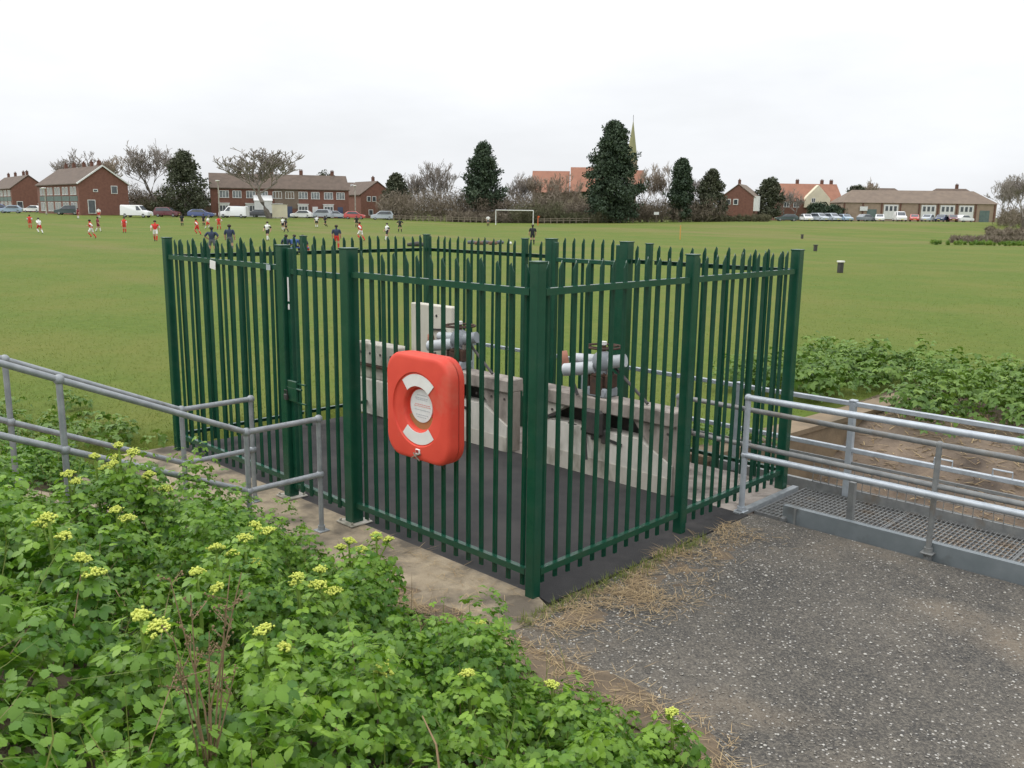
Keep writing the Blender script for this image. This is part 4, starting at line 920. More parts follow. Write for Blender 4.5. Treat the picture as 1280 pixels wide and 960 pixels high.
# church
cp = at_depth(700, 205); ch = thing('church', 'church with orange tiled roof and a slender mossy spire, behind the dark evergreen', 'church', (cp.x, cp.y, cp.z), VIEW + math.radians(-4))
b = MB(); b.box((0, 6, 3.2), (13, 11, 6.4)); b.box((8.5, 5, 3.6), (6, 8, 7.2)); b.build('wall', M['stone_wall'], ch)
b = MB(); b.prism([(-.4, 6.3), (6, 11.3), (12.4, 6.3)], 'x', -6.8, 1.8); b.prism([(-.4, 6.6), (6, 12.2), (12.4, 6.6)], 'x', 2.0, 9.5); b.prism([(0, 6.6), (4.6, 11.6), (9.2, 6.6)], 'x', 16.5, 18.6); b.build('roof', M['roof_red'], ch)
b = MB(); b.box((16.0, 7, 7), (2.4, 2.4, 14)); b.build('tower', M['stone_wall'], ch)
b = MB(); b.tube([(16.0, 7, 13.8), (16.0, 7, 14.2), (16.0, 7, 22.6)], [1.5, 1.25, .05], 8); sp_ = b.build('spire', M['stone_spire'], ch); b = MB(); b.tube([(16.0, 7, 22.4), (16.0, 7, 24.0)], .05, 5); b.build('finial', M['black_steel'], sp_)

# ------------------------------------------------------------------ trees
def branchy(seed, H, spread, trunk=.35, levels=6, r0=.22, up=.35, twigs=3):
    r = random.Random(seed); b = MB()
    def grow(p, d, L, rad, lv):
        n = 3 if lv < 2 else 2; q = p; pts = [p]; dd_ = d.copy()
        for i in range(n):
            dd_ = (dd_ + Vector((r.gauss(0, .12), r.gauss(0, .12), r.gauss(.05, .08)))).normalized(); q = q + dd_ * (L / n); pts.append(q)
        rs = [max(.026, rad * (1 - .45 * i / n)) for i in range(n + 1)]
        b.tube(pts, rs, 5 if lv < 2 else 3, cap=False)
        if lv >= levels: return
        k = 4 if lv == 0 else (3 if lv < levels - 1 else twigs)
        for i in range(k):
            f_ = r.uniform(.5, 1.0) if lv else r.uniform(.7, 1.0); o = pts[min(n, int(f_ * n + .5))]
            sp_ = spread * (1.15 if lv < 2 else .9)
            nd = (dd_ * r.uniform(.5, .9) + Vector((r.gauss(0, sp_), r.gauss(0, sp_), up + r.gauss(0, .2)))).normalized()
            grow(o, nd, L * r.uniform(.6, .84), rs[-1] * r.uniform(.5, .75), lv + 1)
    grow(Vector((0, 0, 0)), Vector((0, 0, 1)), trunk, r0, 0)
    V = np.array(b.v); V *= H / V[:, 2].max(); b.v = [tuple(v) for v in V]; return b
def bare_tree(name, label, px, d, H, seed, spread=.55, trunk=3.0, mat='twig', levels=6, r0=.22, base=None, group=None, wide=1.0, tw=3):
    p = at_depth(px, d); t = thing(name, label, 'tree', (p.x, p.y, p.z - .1), rng.uniform(0, 6), group=group)
    b = branchy(seed, H, spread, trunk, levels, r0, twigs=tw)
    zt = H * .22; me = b.mesh('crown', [M['bark'], M[mat]])
    mi = [0 if me.vertices[pl.vertices[0]].co.z < zt else 1 for pl in me.polygons]
    # trunk and crown as two parts
    for nm_, keep in (('trunk', 0), ('crown', 1)):
        vs = []; fs = []; mp_ = {}
        for pl, k in zip(me.polygons, mi):
            if k == keep:
                f_ = []
                for v in pl.vertices:
                    if v not in mp_: mp_[v] = len(vs); vs.append(me.vertices[v].co * 1)
                    f_.append(mp_[v])
                fs.append(f_)
        if not fs: continue
        m_ = bpy.data.meshes.new(nm_); m_.from_pydata(vs, [], fs); m_.materials.append(M['bark' if keep == 0 else mat]); o = put(nm_, m_, t); o.scale = (wide, wide, 1)
    return t
def evergreen(name, label, px, d, H, Wd, seed, mat='evergreen', base=.06, shape='cone', n_cl=150, per=60, leaf=.42, trunk=.3, group=None):
    r = np.random.default_rng(seed); p = at_depth(px, d); t = thing(name, label, 'tree', (p.x, p.y, p.z - .1), 0, group=group)
    def env(f):                                             # half-width at height fraction f
        if shape == 'cone': return (Wd / 2) * float(np.interp(f, [0, .12, .35, .6, .8, .93, 1], [.72, .92, 1.0, .84, .56, .28, .06]))
        if shape == 'dome': return (Wd / 2) * math.sqrt(max(.02, 1 - ((f - .38) / .64) ** 2))
        return (Wd / 2) * (1 - .85 * f)
    C_ = []; 
    for k in range(n_cl):
        f_ = base + (1 - base) * r.random() ** .9; a = r.uniform(0, 6.28); rr = env(f_) * (r.random() ** .35) * (.86 + .75 * noise.noise(Vector((math.cos(a) * 1.3 + seed, math.sin(a) * 1.3, f_ * 6.5)))) * r.uniform(.8, 1.12); C_.append((rr * math.cos(a), rr * math.sin(a), H * f_, (.6 + .065 * Wd) * r.uniform(.6, 1.2), r.uniform(0, .8)))
    C_ = np.array(C_); cen = np.repeat(C_[:, :3], per, 0); rad = np.repeat(C_[:, 3], per); tn = np.repeat(C_[:, 4], per); n = len(cen)
    dirv = r.normal(size=(n, 3)); dirv /= np.linalg.norm(dirv, axis=1)[:, None]; P = cen + dirv * (rad * r.random(n) ** .4)[:, None] * np.array([1, 1, .8])
    P[:, 2] = np.clip(P[:, 2], .2, None)
    a1 = r.normal(size=(n, 3)); a1 /= np.linalg.norm(a1, axis=1)[:, None]; a2 = np.cross(a1, r.normal(size=(n, 3))); a2 /= np.linalg.norm(a2, axis=1)[:, None]; s_ = (leaf * r.uniform(.6, 1.3, n))[:, None]
    V = np.stack([P - a1 * s_ * .5, P + a2 * s_ * .35, P + a1 * s_ * .6, P - a2 * s_ * .35], 1).reshape(-1, 3); F = np.arange(4 * n).reshape(-1, 4)
    put('crown', np_mesh('crown', V, F, M[mat], cols=np.repeat(np.clip(tn + r.normal(0, .15, n), 0, 1), 4)), t)
    b = MB(); b.tube([(0, 0, -.2), (0, 0, H * .35), (.1, 0, H * .7)], [trunk, trunk * .7, .06], 7); b.build('trunk', M['bark'], t)
    return t
bare_tree('bare_tree', 'bare winter tree above the chimneys at the left', 100, 185, 13.4, 3, .55, 3.2, wide=1.25)
bare_tree('bare_tree', 'pale bare shrub tree rising behind the white verge house', 139, 190, 12.2, 4, .5, 3.0, 'twig_tan', wide=1.1)
bare_tree('bare_tree', 'tall bare tree at the left side of the dark yew', 203, 172, 13.6, 5, .6, 3.0, wide=1.25)
bare_tree('bare_tree', 'tall bare tree right behind the dark yew', 232, 172, 14.0, 6, .5, 3.6)
evergreen('yew_tree', 'broad dark olive yew between the brick terraces', 234, 165, 11.2, 8.4, 21, 'evergreen_olive', n_cl=190, per=44)
bare_tree('bare_tree', 'spreading bare tree with round crown in front of the long terrace', 338, 158, 12.2, 8, .68, 2.4, levels=6, wide=1.35, tw=4)
evergreen('pine_tree', 'small dark pine peeping over the roofs left of centre', 409, 230, 10.8, 5.5, 22, 'evergreen_olive', shape='dome', n_cl=110)
evergreen('evergreen_tree', 'dark evergreen at the left end of the brown scrub', 496, 180, 8.6, 6.0, 23, 'evergreen_olive', n_cl=180)
for i, (px, H, lab) in enumerate(((515, 9.2, 'first'), (532, 9.6, 'second'), (552, 12.4, 'tallest'), (571, 11.0, 'fourth'))):
    bare_tree('bare_tree', {'first': 'first bare tree behind the brown scrub, nearest the brick houses', 'second': 'second bare tree behind the scrub, left of the tallest', 'tallest': 'tallest bare tree behind the scrub, left of the lone conifer', 'fourth': 'bare tree close at the left side of the lone conifer'}[lab], px, 186, H, 30 + i, .4, 3.2, tw=2)
evergreen('conifer_tree', 'dark ragged conifer standing alone behind the left end of the goal', 603, 172, 14.4, 8.2, 24, 'evergreen', base=.2, n_cl=300)
for i, (px, H, lab) in enumerate(((640, 10.0, 'bare tree just behind the goal'), (657, 9.6, 'bare tree left of the church roof'), (680, 9.4, 'reddish bare tree before the left end of the church roof'), (698, 9.8, 'reddish bare tree before the middle of the church roof'), (716, 9.0, 'bare tree between the church roof and the huge evergreen'))): bare_tree('bare_tree', lab, px, 180, H, 40 + i, .5, 3.0, 'twig_tan' if i >= 2 else 'twig', tw=2 if i < 2 else 3)
evergreen('cypress_tree', 'huge dark evergreen in front of the church spire', 763, 166, 17.4, 10.6, 25, 'evergreen', n_cl=520, per=60, shape='cone', base=.04)
for i, (px, H, lab) in enumerate(((808, 11.4, 'bare tree just right of the huge evergreen'), (826, 11.8, 'bare pale tree between the two groups of evergreens'), (870, 10.6, 'bare tree between the two smaller evergreens'))): bare_tree('bare_tree', lab, px, 176, H, 50 + i, .42, 3.4, 'twig_tan' if i < 2 else 'twig', tw=3)
evergreen('evergreen_tree', 'ragged dark evergreen right of the bare trees', 849, 170, 11.2, 5.6, 26, 'evergreen', n_cl=200, shape='cone', base=.1)
evergreen('evergreen_tree', 'ragged dark evergreen next to the orange brick house', 887, 172, 9.4, 6.0, 27, 'evergreen_olive', n_cl=180, shape='cone', base=.1)
evergreen('evergreen_tree', 'round dark evergreen right of the orange brick house', 958, 192, 8.6, 5.2, 28, 'evergreen_olive', shape='dome', n_cl=150)
bare_tree('bare_tree', 'thin bare tree left of the red-roofed houses', 978, 196, 7.8, 60, .5, 2.6, tw=2); bare_tree('bare_tree', 'thin bare tree in front of the red-roofed houses', 993, 190, 7.0, 61, .45, 2.4, 'twig', tw=2)
evergreen('evergreen_tree', 'dark rounded evergreen at the left end of the low hall', 1066, 215, 7.8, 6.5, 29, 'evergreen_olive', shape='dome', n_cl=130); bare_tree('bare_tree', 'pale bare tree above the left end of the low hall', 1083, 218, 10.4, 62, .32, 3.0, 'twig_tan')
evergreen('hedge_bush', 'dark green bush in front of the cream gable', 1018, 196, 3.8, 5.5, 31, 'evergreen', shape='dome', n_cl=50, trunk=.12)
evergreen('hedge_bush', 'dark green bush behind the silver parked cars', 1040, 194, 3.0, 6.0, 32, 'evergreen', shape='dome', n_cl=50, trunk=.12)
for i, (px, d, H, lab) in enumerate(((1248, 165, 8.0, 'bare tree just right of the low hall'), (1262, 150, 8.2, 'bare dark tree second from the right edge'), (1277, 140, 8.6, 'bare dark tree at the right edge'))): bare_tree('bare_tree', lab, px, d, H, 70 + i, .6, 2.6, tw=3)
# brown scrub belt, shrubs told apart only as a mass
def scrub(name, label, spans, n, mat, H=(2.5, 5.5), leaf=.35, cat='scrub'):
    V = []; F = []; Cx = []; k = 0
    for (pa, pb, d0, d1, h0, h1) in spans:
        m_ = int(n * (pb - pa) / 100)
        for c in range(m_):
            px = rng.uniform(pa, pb); d = rng.uniform(d0, d1); p = at_depth(px, d); hh = rng.uniform(h0, h1) * (1 + .3 * nz1(px, 0, .05, 2)); wr = rng.uniform(.5, 1.1) * hh * .42; tone = rng.random()
            q = 70; dv = rng.normal(size=(q, 3)); dv /= np.linalg.norm(dv, axis=1)[:, None]; P = np.array([p.x, p.y, p.z + hh * .48]) + dv * (rng.random(q) ** .4)[:, None] * np.array([wr, wr, hh * .5])
            a1 = rng.normal(size=(q, 3)); a1[:, 2] += .8; a1 /= np.linalg.norm(a1, axis=1)[:, None]; a2 = rng.normal(size=(q, 3)); a2 /= np.linalg.norm(a2, axis=1)[:, None]; s_ = (leaf * rng.uniform(.5, 1.5, q))[:, None]
            V.append(np.stack([P - a1 * s_ * .8, P + a2 * s_ * .22, P + a1 * s_ * 1.2], 1).reshape(-1, 3)); F.append(np.arange(3 * q).reshape(-1, 3) + k); k += 3 * q; Cx.append(np.repeat(np.clip(tone + rng.normal(0, .2, q), 0, 1), 3))
    return tag(put(name, np_mesh(name, np.concatenate(V), np.concatenate(F), M[mat], cols=np.concatenate(Cx))), label, cat, kind='stuff')
scrub('brown_scrub', 'belt of brown winter scrub along the far side of the pitch', [(478, 700, 168, 180, 4.2, 6.6), (700, 905, 168, 178, 2.6, 5.0), (160, 262, 172, 180, 3.5, 6.2), (560, 720, 165, 170, .8, 2.2)], 210, 'scrub', leaf=.42)
scrub('green_scrub', 'greenish scrub mixed into the brown belt behind the goal', [(640, 700, 163, 167, 2.5, 4.6), (690, 760, 163, 166, .8, 2.6), (180, 245, 168, 170, 2, 4), (860, 960, 168, 174, .6, 1.6)], 130, 'scrub_green')
scrub('bramble_scrub', 'brown bramble patch at the right end of the field', [(1246, 1290, 140, 165, 1.8, 3.6), (1232, 1290, 112, 128, .5, 1.0), (1190, 1290, 96, 104, .25, .6)], 150, 'scrub')
scrub('bank_weeds', 'low green weeds along the right end of the field', [(1165, 1290, 88, 94, .15, .4)], 60, 'leaf_far', leaf=.22)

# ------------------------------------------------------------------ parked vehicles
CARM = {}
def car_mesh(kind):
    if kind in CARM: return CARM[kind]
    if kind == 'van': L, W_, H, pr, gl, wb = 4.9, 1.85, 2.0, [(-2.45, .35), (2.45, .35), (2.45, .85), (2.2, 1.02), (1.45, 1.15), (.85, 1.9), (.6, 2.0), (-2.35, 2.0), (-2.45, 1.9)], [(.75, 1.82), (1.3, 1.18), (.45, 1.18), (.35, 1.82)], 1.6
    elif kind == 'mpv': L, W_, H, pr, gl, wb = 4.2, 1.75, 1.65, [(-2.1, .3), (2.1, .3), (2.12, .7), (1.95, .88), (1.2, 1.0), (.45, 1.58), (.2, 1.65), (-1.7, 1.62), (-2.05, 1.0), (-2.1, .8)], [(1.05, 1.03), (.42, 1.52), (-1.6, 1.54), (-1.85, 1.03)], 1.3
    elif kind == 'hatch': L, W_, H, pr, gl, wb = 3.9, 1.68, 1.45, [(-1.95, .3), (1.95, .3), (1.97, .62), (1.8, .78), (1.0, .92), (.35, 1.4), (.1, 1.45), (-1.2, 1.42), (-1.8, .98), (-1.95, .85)], [(.88, .94), (.32, 1.36), (-1.15, 1.35), (-1.6, .95)], 1.22
    else: L, W_, H, pr, gl, wb = 4.5, 1.74, 1.42, [(-2.25, .3), (2.25, .3), (2.27, .6), (2.1, .76), (1.0, .9), (.3, 1.36), (0, 1.42), (-1.4, 1.4), (-2.1, .98), (-2.25, .85)], [(.88, .92), (.28, 1.32), (-1.35, 1.32), (-1.9, .94)], 1.35
    n = len(pr); b = MB()
    ys = [(-W_ / 2, .93), (-W_ / 2 + .08, 1.0), (W_ / 2 - .08, 1.0), (W_ / 2, .93)]; vs = []
    for y, sc in ys:
        for (x, z) in pr:
            tum = .16 * max(0, z - .95); yy = y - math.copysign(tum, y); vs.append((x * sc, yy, .3 + (z - .3) * (sc * .5 + .5)))
    fs = [tuple(range(n)), tuple(range(3 * n, 4 * n))[::-1]]
    for i in range(3):
        for k in range(n): fs.append((i * n + k, (i + 1) * n + k, (i + 1) * n + (k + 1) % n, i * n + (k + 1) % n))
    b.add(vs, fs); body = b.mesh('body', M['car_white'], True)
    b = MB()
    for s_ in (-1, 1):
        yo = s_ * (W_ / 2 + .012); P = [(x * .95, yo - s_ * .16 * max(0, z - .95), z) for x, z in gl]; Q = [(x * .95, yo - s_ * (.16 * max(0, z - .95) + .03), z) for x, z in gl]; m_ = len(gl); b.add(P + Q, [tuple(range(m_)), tuple(range(m_, 2 * m_))[::-1]] + [(k, (k + 1) % m_, m_ + (k + 1) % m_, m_ + k) for k in range(m_)])
    win = b.mesh('side_windows', M['glass']); b = MB(); i0 = 4 if kind != 'van' else 4
    (xa, za), (xb, zb) = (pr[i0], pr[i0 + 1]); dx, dz = xb - xa, zb - za; b.add([(xa + dx * .08 + .02, -W_ * .40, za + dz * .08 + .02), (xa + dx * .08 + .02, W_ * .40, za + dz * .08 + .02), (xb - dx * .05 + .02, W_ * .36, zb - dz * .05 + .02), (xb - dx * .05 + .02, -W_ * .36, zb - dz * .05 + .02)], [(0, 1, 2, 3)]); ws = b.mesh('windscreen', M['glass'])
    b = MB(); b.tube([(0, -.09, 0), (0, .09, 0)], .31, 14); ty = b.mesh('tyre', M['tyre']); b = MB(); b.tube([(0, -.1, 0), (0, .1, 0)], .19, 10); ri = b.mesh('rim', M['rim'])
    b = MB(); b.box((0, 0, 0), (.08, .32, .16), bev=.03); hl = b.mesh('headlight', M['lamp_glass']); b = MB(); b.box((0, 0, 0), (.03, .52, .11)); npl = b.mesh('number_plate', M['number_plate'])
    CARM[kind] = (body, win, ws, ty, ri, hl, npl, L, W_, wb); return CARM[kind]
def car(kind, label, px, d, paint, yaw, group, z=0):
    body, win, ws, ty, ri, hl, npl, L, W_, wb = car_mesh(kind); p = at_depth(px, d)
    t = thing('parked_van' if kind == 'van' else 'parked_car', label, 'van' if kind == 'van' else 'car', (p.x, p.y, p.z + z), VIEW + math.radians(yaw), group)
    o = put('body', body, t); o.material_slots[0].link = 'OBJECT'; o.material_slots[0].material = M[paint]
    put('side_windows', win, t); put('windscreen', ws, t)
    for sx_ in (-1, 1):
        for sy_ in (-1, 1):
            w_ = put('wheel', ty, t, (sx_ * wb, sy_ * (W_ / 2 - .1), .31)); put('rim', ri, w_)
    for sy_ in (-1, 1): put('headlight', hl, t, (L / 2 - .06, sy_ * (W_ / 2 - .26), .68))
    put('number_plate', npl, t, (L / 2 + .01, 0, .45)); return t
GL, GR = 'vehicles parked along the left of the field', 'cars parked in front of the low hall'
car('mpv', 'blue-grey car cut by the left edge of the picture', 4, 172, 'car_blue', 20, GL); car('hatch', 'pale blue car next to the left edge', 17, 168, 'car_lightblue', 200, GL); car('hatch', 'white hatchback parked against the brick gable at the left', 45, 190, 'car_white', 175, GL); car('mpv', 'dark green estate car at the left, before the tiled terrace', 88, 160, 'car_green', 190, GL)
car('van', 'white van with dark cab windows, right of the big brick gable', 173, 150, 'car_white', -6, GL); car('mpv', 'maroon people carrier just right of the first white van', 211, 156, 'car_maroon', 0, GL); car('saloon', 'blue car between the maroon one and the second white van', 254, 156, 'car_blue', 4, GL); car('van', 'white van facing left, before the long terrace', 294, 158, 'car_white', 176, GL)
car('saloon', 'dark car by the trunk of the round bare tree', 330, 166, 'car_black', 5, GL); car('hatch', 'white hatchback right of the cream board', 378, 166, 'car_white', 180, GL); car('mpv', 'silver car at the end of the long terrace', 402, 170, 'car_silver', 175, GL); car('saloon', 'grey car left of the bright red one', 421, 172, 'car_silver', 10, GL)
car('hatch', 'bright red car near the brown scrub', 444, 168, 'car_red', 5, GL); car('mpv', 'silver car right of the bright red one', 478, 168, 'car_silver', 190, GL); car('mpv', 'dark maroon car half hidden at the edge of the scrub', 493, 176, 'car_maroon', 0, GL)
car('saloon', 'long dark green estate parked alone at the left of the right-hand row', 981, 182, 'car_green', 175, GR)
for (px, k_, pn, yw, lab) in ((1006, 'hatch', 'car_white', 80, 'white car next to the dark green estate'), (1022, 'mpv', 'car_silver', 100, 'first of two silver cars before the dark bush'), (1038, 'mpv', 'car_silver', 95, 'second of two silver cars before the dark bush'), (1054, 'hatch', 'car_lightblue', 90, 'light blue car at the left corner of the hall'), (1080, 'hatch', 'car_grey', 30, 'grey car below the white sign board'), (1097, 'hatch', 'car_white', 60, 'small white car left of the white van'), (1122, 'van', 'car_white', 70, 'tall white van before the middle of the hall'), (1140, 'hatch', 'car_red', 60, 'red car right of the tall white van'), (1157, 'hatch', 'car_silver', 40, 'silver car between the red one and the dark blue one'), (1174, 'hatch', 'car_navy', 40, 'dark blue car before the right half of the hall'), (1188, 'hatch', 'car_maroon', 60, 'dark red car right of the dark blue one'), (1202, 'saloon', 'car_white', 30, 'white car half behind the brambles at the right')):
    car(k_, lab, px, 184, pn, yw - 170 if yw > 35 else yw, GR)
# boundary things by the road
p = at_depth(351, 160); b = MB(); b.box((0, 0, 1.25), (2.6, .4, 2.3)); b.box((0, 0, .1), (2.8, .5, .2), mi=1); b.box((0, 0, 2.44), (2.8, .5, .08), mi=1); o = tag(b.build('cream_board', [M['cream_paint'], M['concrete_pale']]), 'plain cream garden wall panel before the long terrace', 'wall'); o.location = p; o.rotation_euler[2] = VIEW
p = at_depth(215, 170); b = MB(); b.box((0, 0, .95), (19, .3, 1.9)); b.box((0, 0, 1.95), (19.2, .4, .1)); o = tag(b.build('garden_wall', M['brick_tan']), 'tan brick garden wall behind the maroon car', 'wall'); o.location = p; o.rotation_euler[2] = VIEW + .1
def lamp(px, d, H, lab):
    p = at_depth(px, d); t = thing('street_lamp', lab, 'street lamp', p, VIEW, group='street lamps'); b = MB(); b.tube([(0, 0, 0), (0, 0, H)], [.13, .08], 8); b.build('pole', M['concrete_pale'], t); b = MB(); b.box((.0, -.25, H + .05), (.5, .8, .2), bev=.06); b.build('lamp_head', M['lamp_glass'], t)
lamp(276, 156, 6.2, 'pale concrete street lamp left of the long terrace'); lamp(445, 175, 6.2, 'pale street lamp before the plain brick gable'); lamp(61, 158, 4.5, 'thin pale post in front of the left terrace')
def rail_fence(pa, pb, d0, d1, lab, n):
    a, c = at_depth(pa, d0), at_depth(pb, d1); t = thing('rail_fence', lab, 'fence', a); v = c - a
    for k in range(n + 1):
        q = v * (k / n); b = MB(); b.box((0, 0, .45), (.14, .14, 1.1)); b.build('post', M['wood_grey'], t, loc=q)
    for z in (.5, .85): b = MB(); b.bar((0, 0, z), v + Vector((0, 0, z)), .05, .12); b.build('rail', M['wood_grey'], t)
rail_fence(492, 610, 164, 164, 'grey timber rail fence before the brown scrub, left of the goal', 16); rail_fence(672, 790, 162, 164, 'grey timber rail fence below the huge evergreen', 15)
p = at_depth(819, 164); t = thing('notice_board', 'white notice board on a post under the bare trees', 'sign', p, VIEW); b = MB(); b.tube([(0, 0, 0), (0, 0, 1.9)], .06, 6); b.build('post', M['wood_grey'], t); b = MB(); b.box((0, -.08, 1.65), (.9, .05, .5)); b.build('board', M['white_paint'], t)

# ------------------------------------------------------------------ goal, poles, bins, logs
pa, pb = at_depth(619.5, 148), at_depth(666, 146); t = thing('football_goal', 'white football goal at the far end of the pitch', 'goal', (pa + pb) / 2); mid = (pa + pb) / 2
for q in (pa, pb): b = MB(); b.tube([q - mid, q - mid + Vector((0, 0, 2.44))], .07, 8); b.build('goal_post', M['white_paint'], t)
b = MB(); b.tube([pa - mid + Vector((0, 0, 2.44)), pb - mid + Vector((0, 0, 2.44))], .07, 8); b.build('crossbar', M['white_paint'], t)
for q in (pa, pb): b = MB(); b.tube([q - mid + Vector((0, 0, 2.4)), q - mid + FW0 * 1.8], .03, 5); b.build('stay', M['white_paint'], t)
p = at_depth(850, 96); b = MB(); b.tube([(0, 0, 0), (0, 0, 1.5)], .05, 8); o = tag(b.build('corner_pole', M['orange_pole']), 'orange-yellow pole standing alone on the field under the evergreens', 'pole'); o.location = p
p = at_depth(672, 146); b = MB(); b.tube([(0, 0, 0), (0, 0, 1.6)], .06, 8); b.prism([(0, 1.3), (.5, 1.45), (0, 1.6)], 'y', -.01, .01); o = tag(b.build('corner_flag', M['kit_orange']), 'orange flag pole beside the right goal post', 'flag'); o.location = p
for i, (px, py, h_, lab) in enumerate(((1050, 341, .58, 'dark box-like bin, nearest of three on the right of the field'), (1019, 314, .5, 'dark small bin, middle of three on the right of the field'), (1002.5, 299, .5, 'dark small bin, farthest of three on the right of the field'))):
    r = ray(px, py); k = -CAM.z / r.z; q = CAM + r * k; t = thing('field_bin', lab, 'bin', (q.x, q.y, ground(q.x, q.y)), VIEW + .5, group='bins on the field')
    b = MB(); b.box((0, 0, h_ * .42), (.23, .21, h_ * .85), bev=.02); b.build('body', M['bin_dark'], t); b = MB(); b.box((0, 0, h_ * .93), (.29, .27, h_ * .14), bev=.015); b.build('lid', M['white_patch'] if i == 0 else M['bin_dark'], t)
def on_ground(px, py):
    r = ray(px, py); k = -CAM.z / r.z; q = CAM + r * k; return Vector((q.x, q.y, 0))
t = None
for i, px in enumerate((590, 599, 607, 616, 625)):
    q = on_ground(px, 305 + (i % 2)); b = MB(); b.tube([(-.38, 0, .14), (0, .03, .16), (.38, 0, .13)], [.13, .16, .12], 8); o = tag(b.build('kit_bag', M['log_brown'] if i % 2 else M['cloth_grey'], sm=True), ['brown', 'grey', 'second brown', 'second grey', 'last'][i] + ' kit bag in the row on the grass before the goal', 'bag', group='kit bags on the grass'); o.location = q; o.rotation_euler[2] = VIEW + .2 * i
q = on_ground(522, 308); b = MB(); b.tube([(-.8, 0, .12), (0, .05, .18), (.8, 0, .1)], [.12, .2, .1], 8); o = tag(b.build('kit_bag', M['bin_dark'], sm=True), 'dark kit bag lying alone left of the row of bags', 'bag'); o.location = q; o.rotation_euler[2] = VIEW
for px, py, lab in ((638, 306, 'white football beside the row of bags'), (691, 288, 'white ball on the grass right of the goal'), (475, 279, 'white football far up the pitch')):
    q = on_ground(px, py); b = MB(); b.ball((0, 0, .13), .13, 12, 8); o = tag(b.build('football', M['kit_white'], sm=True), lab, 'ball'); o.location = q

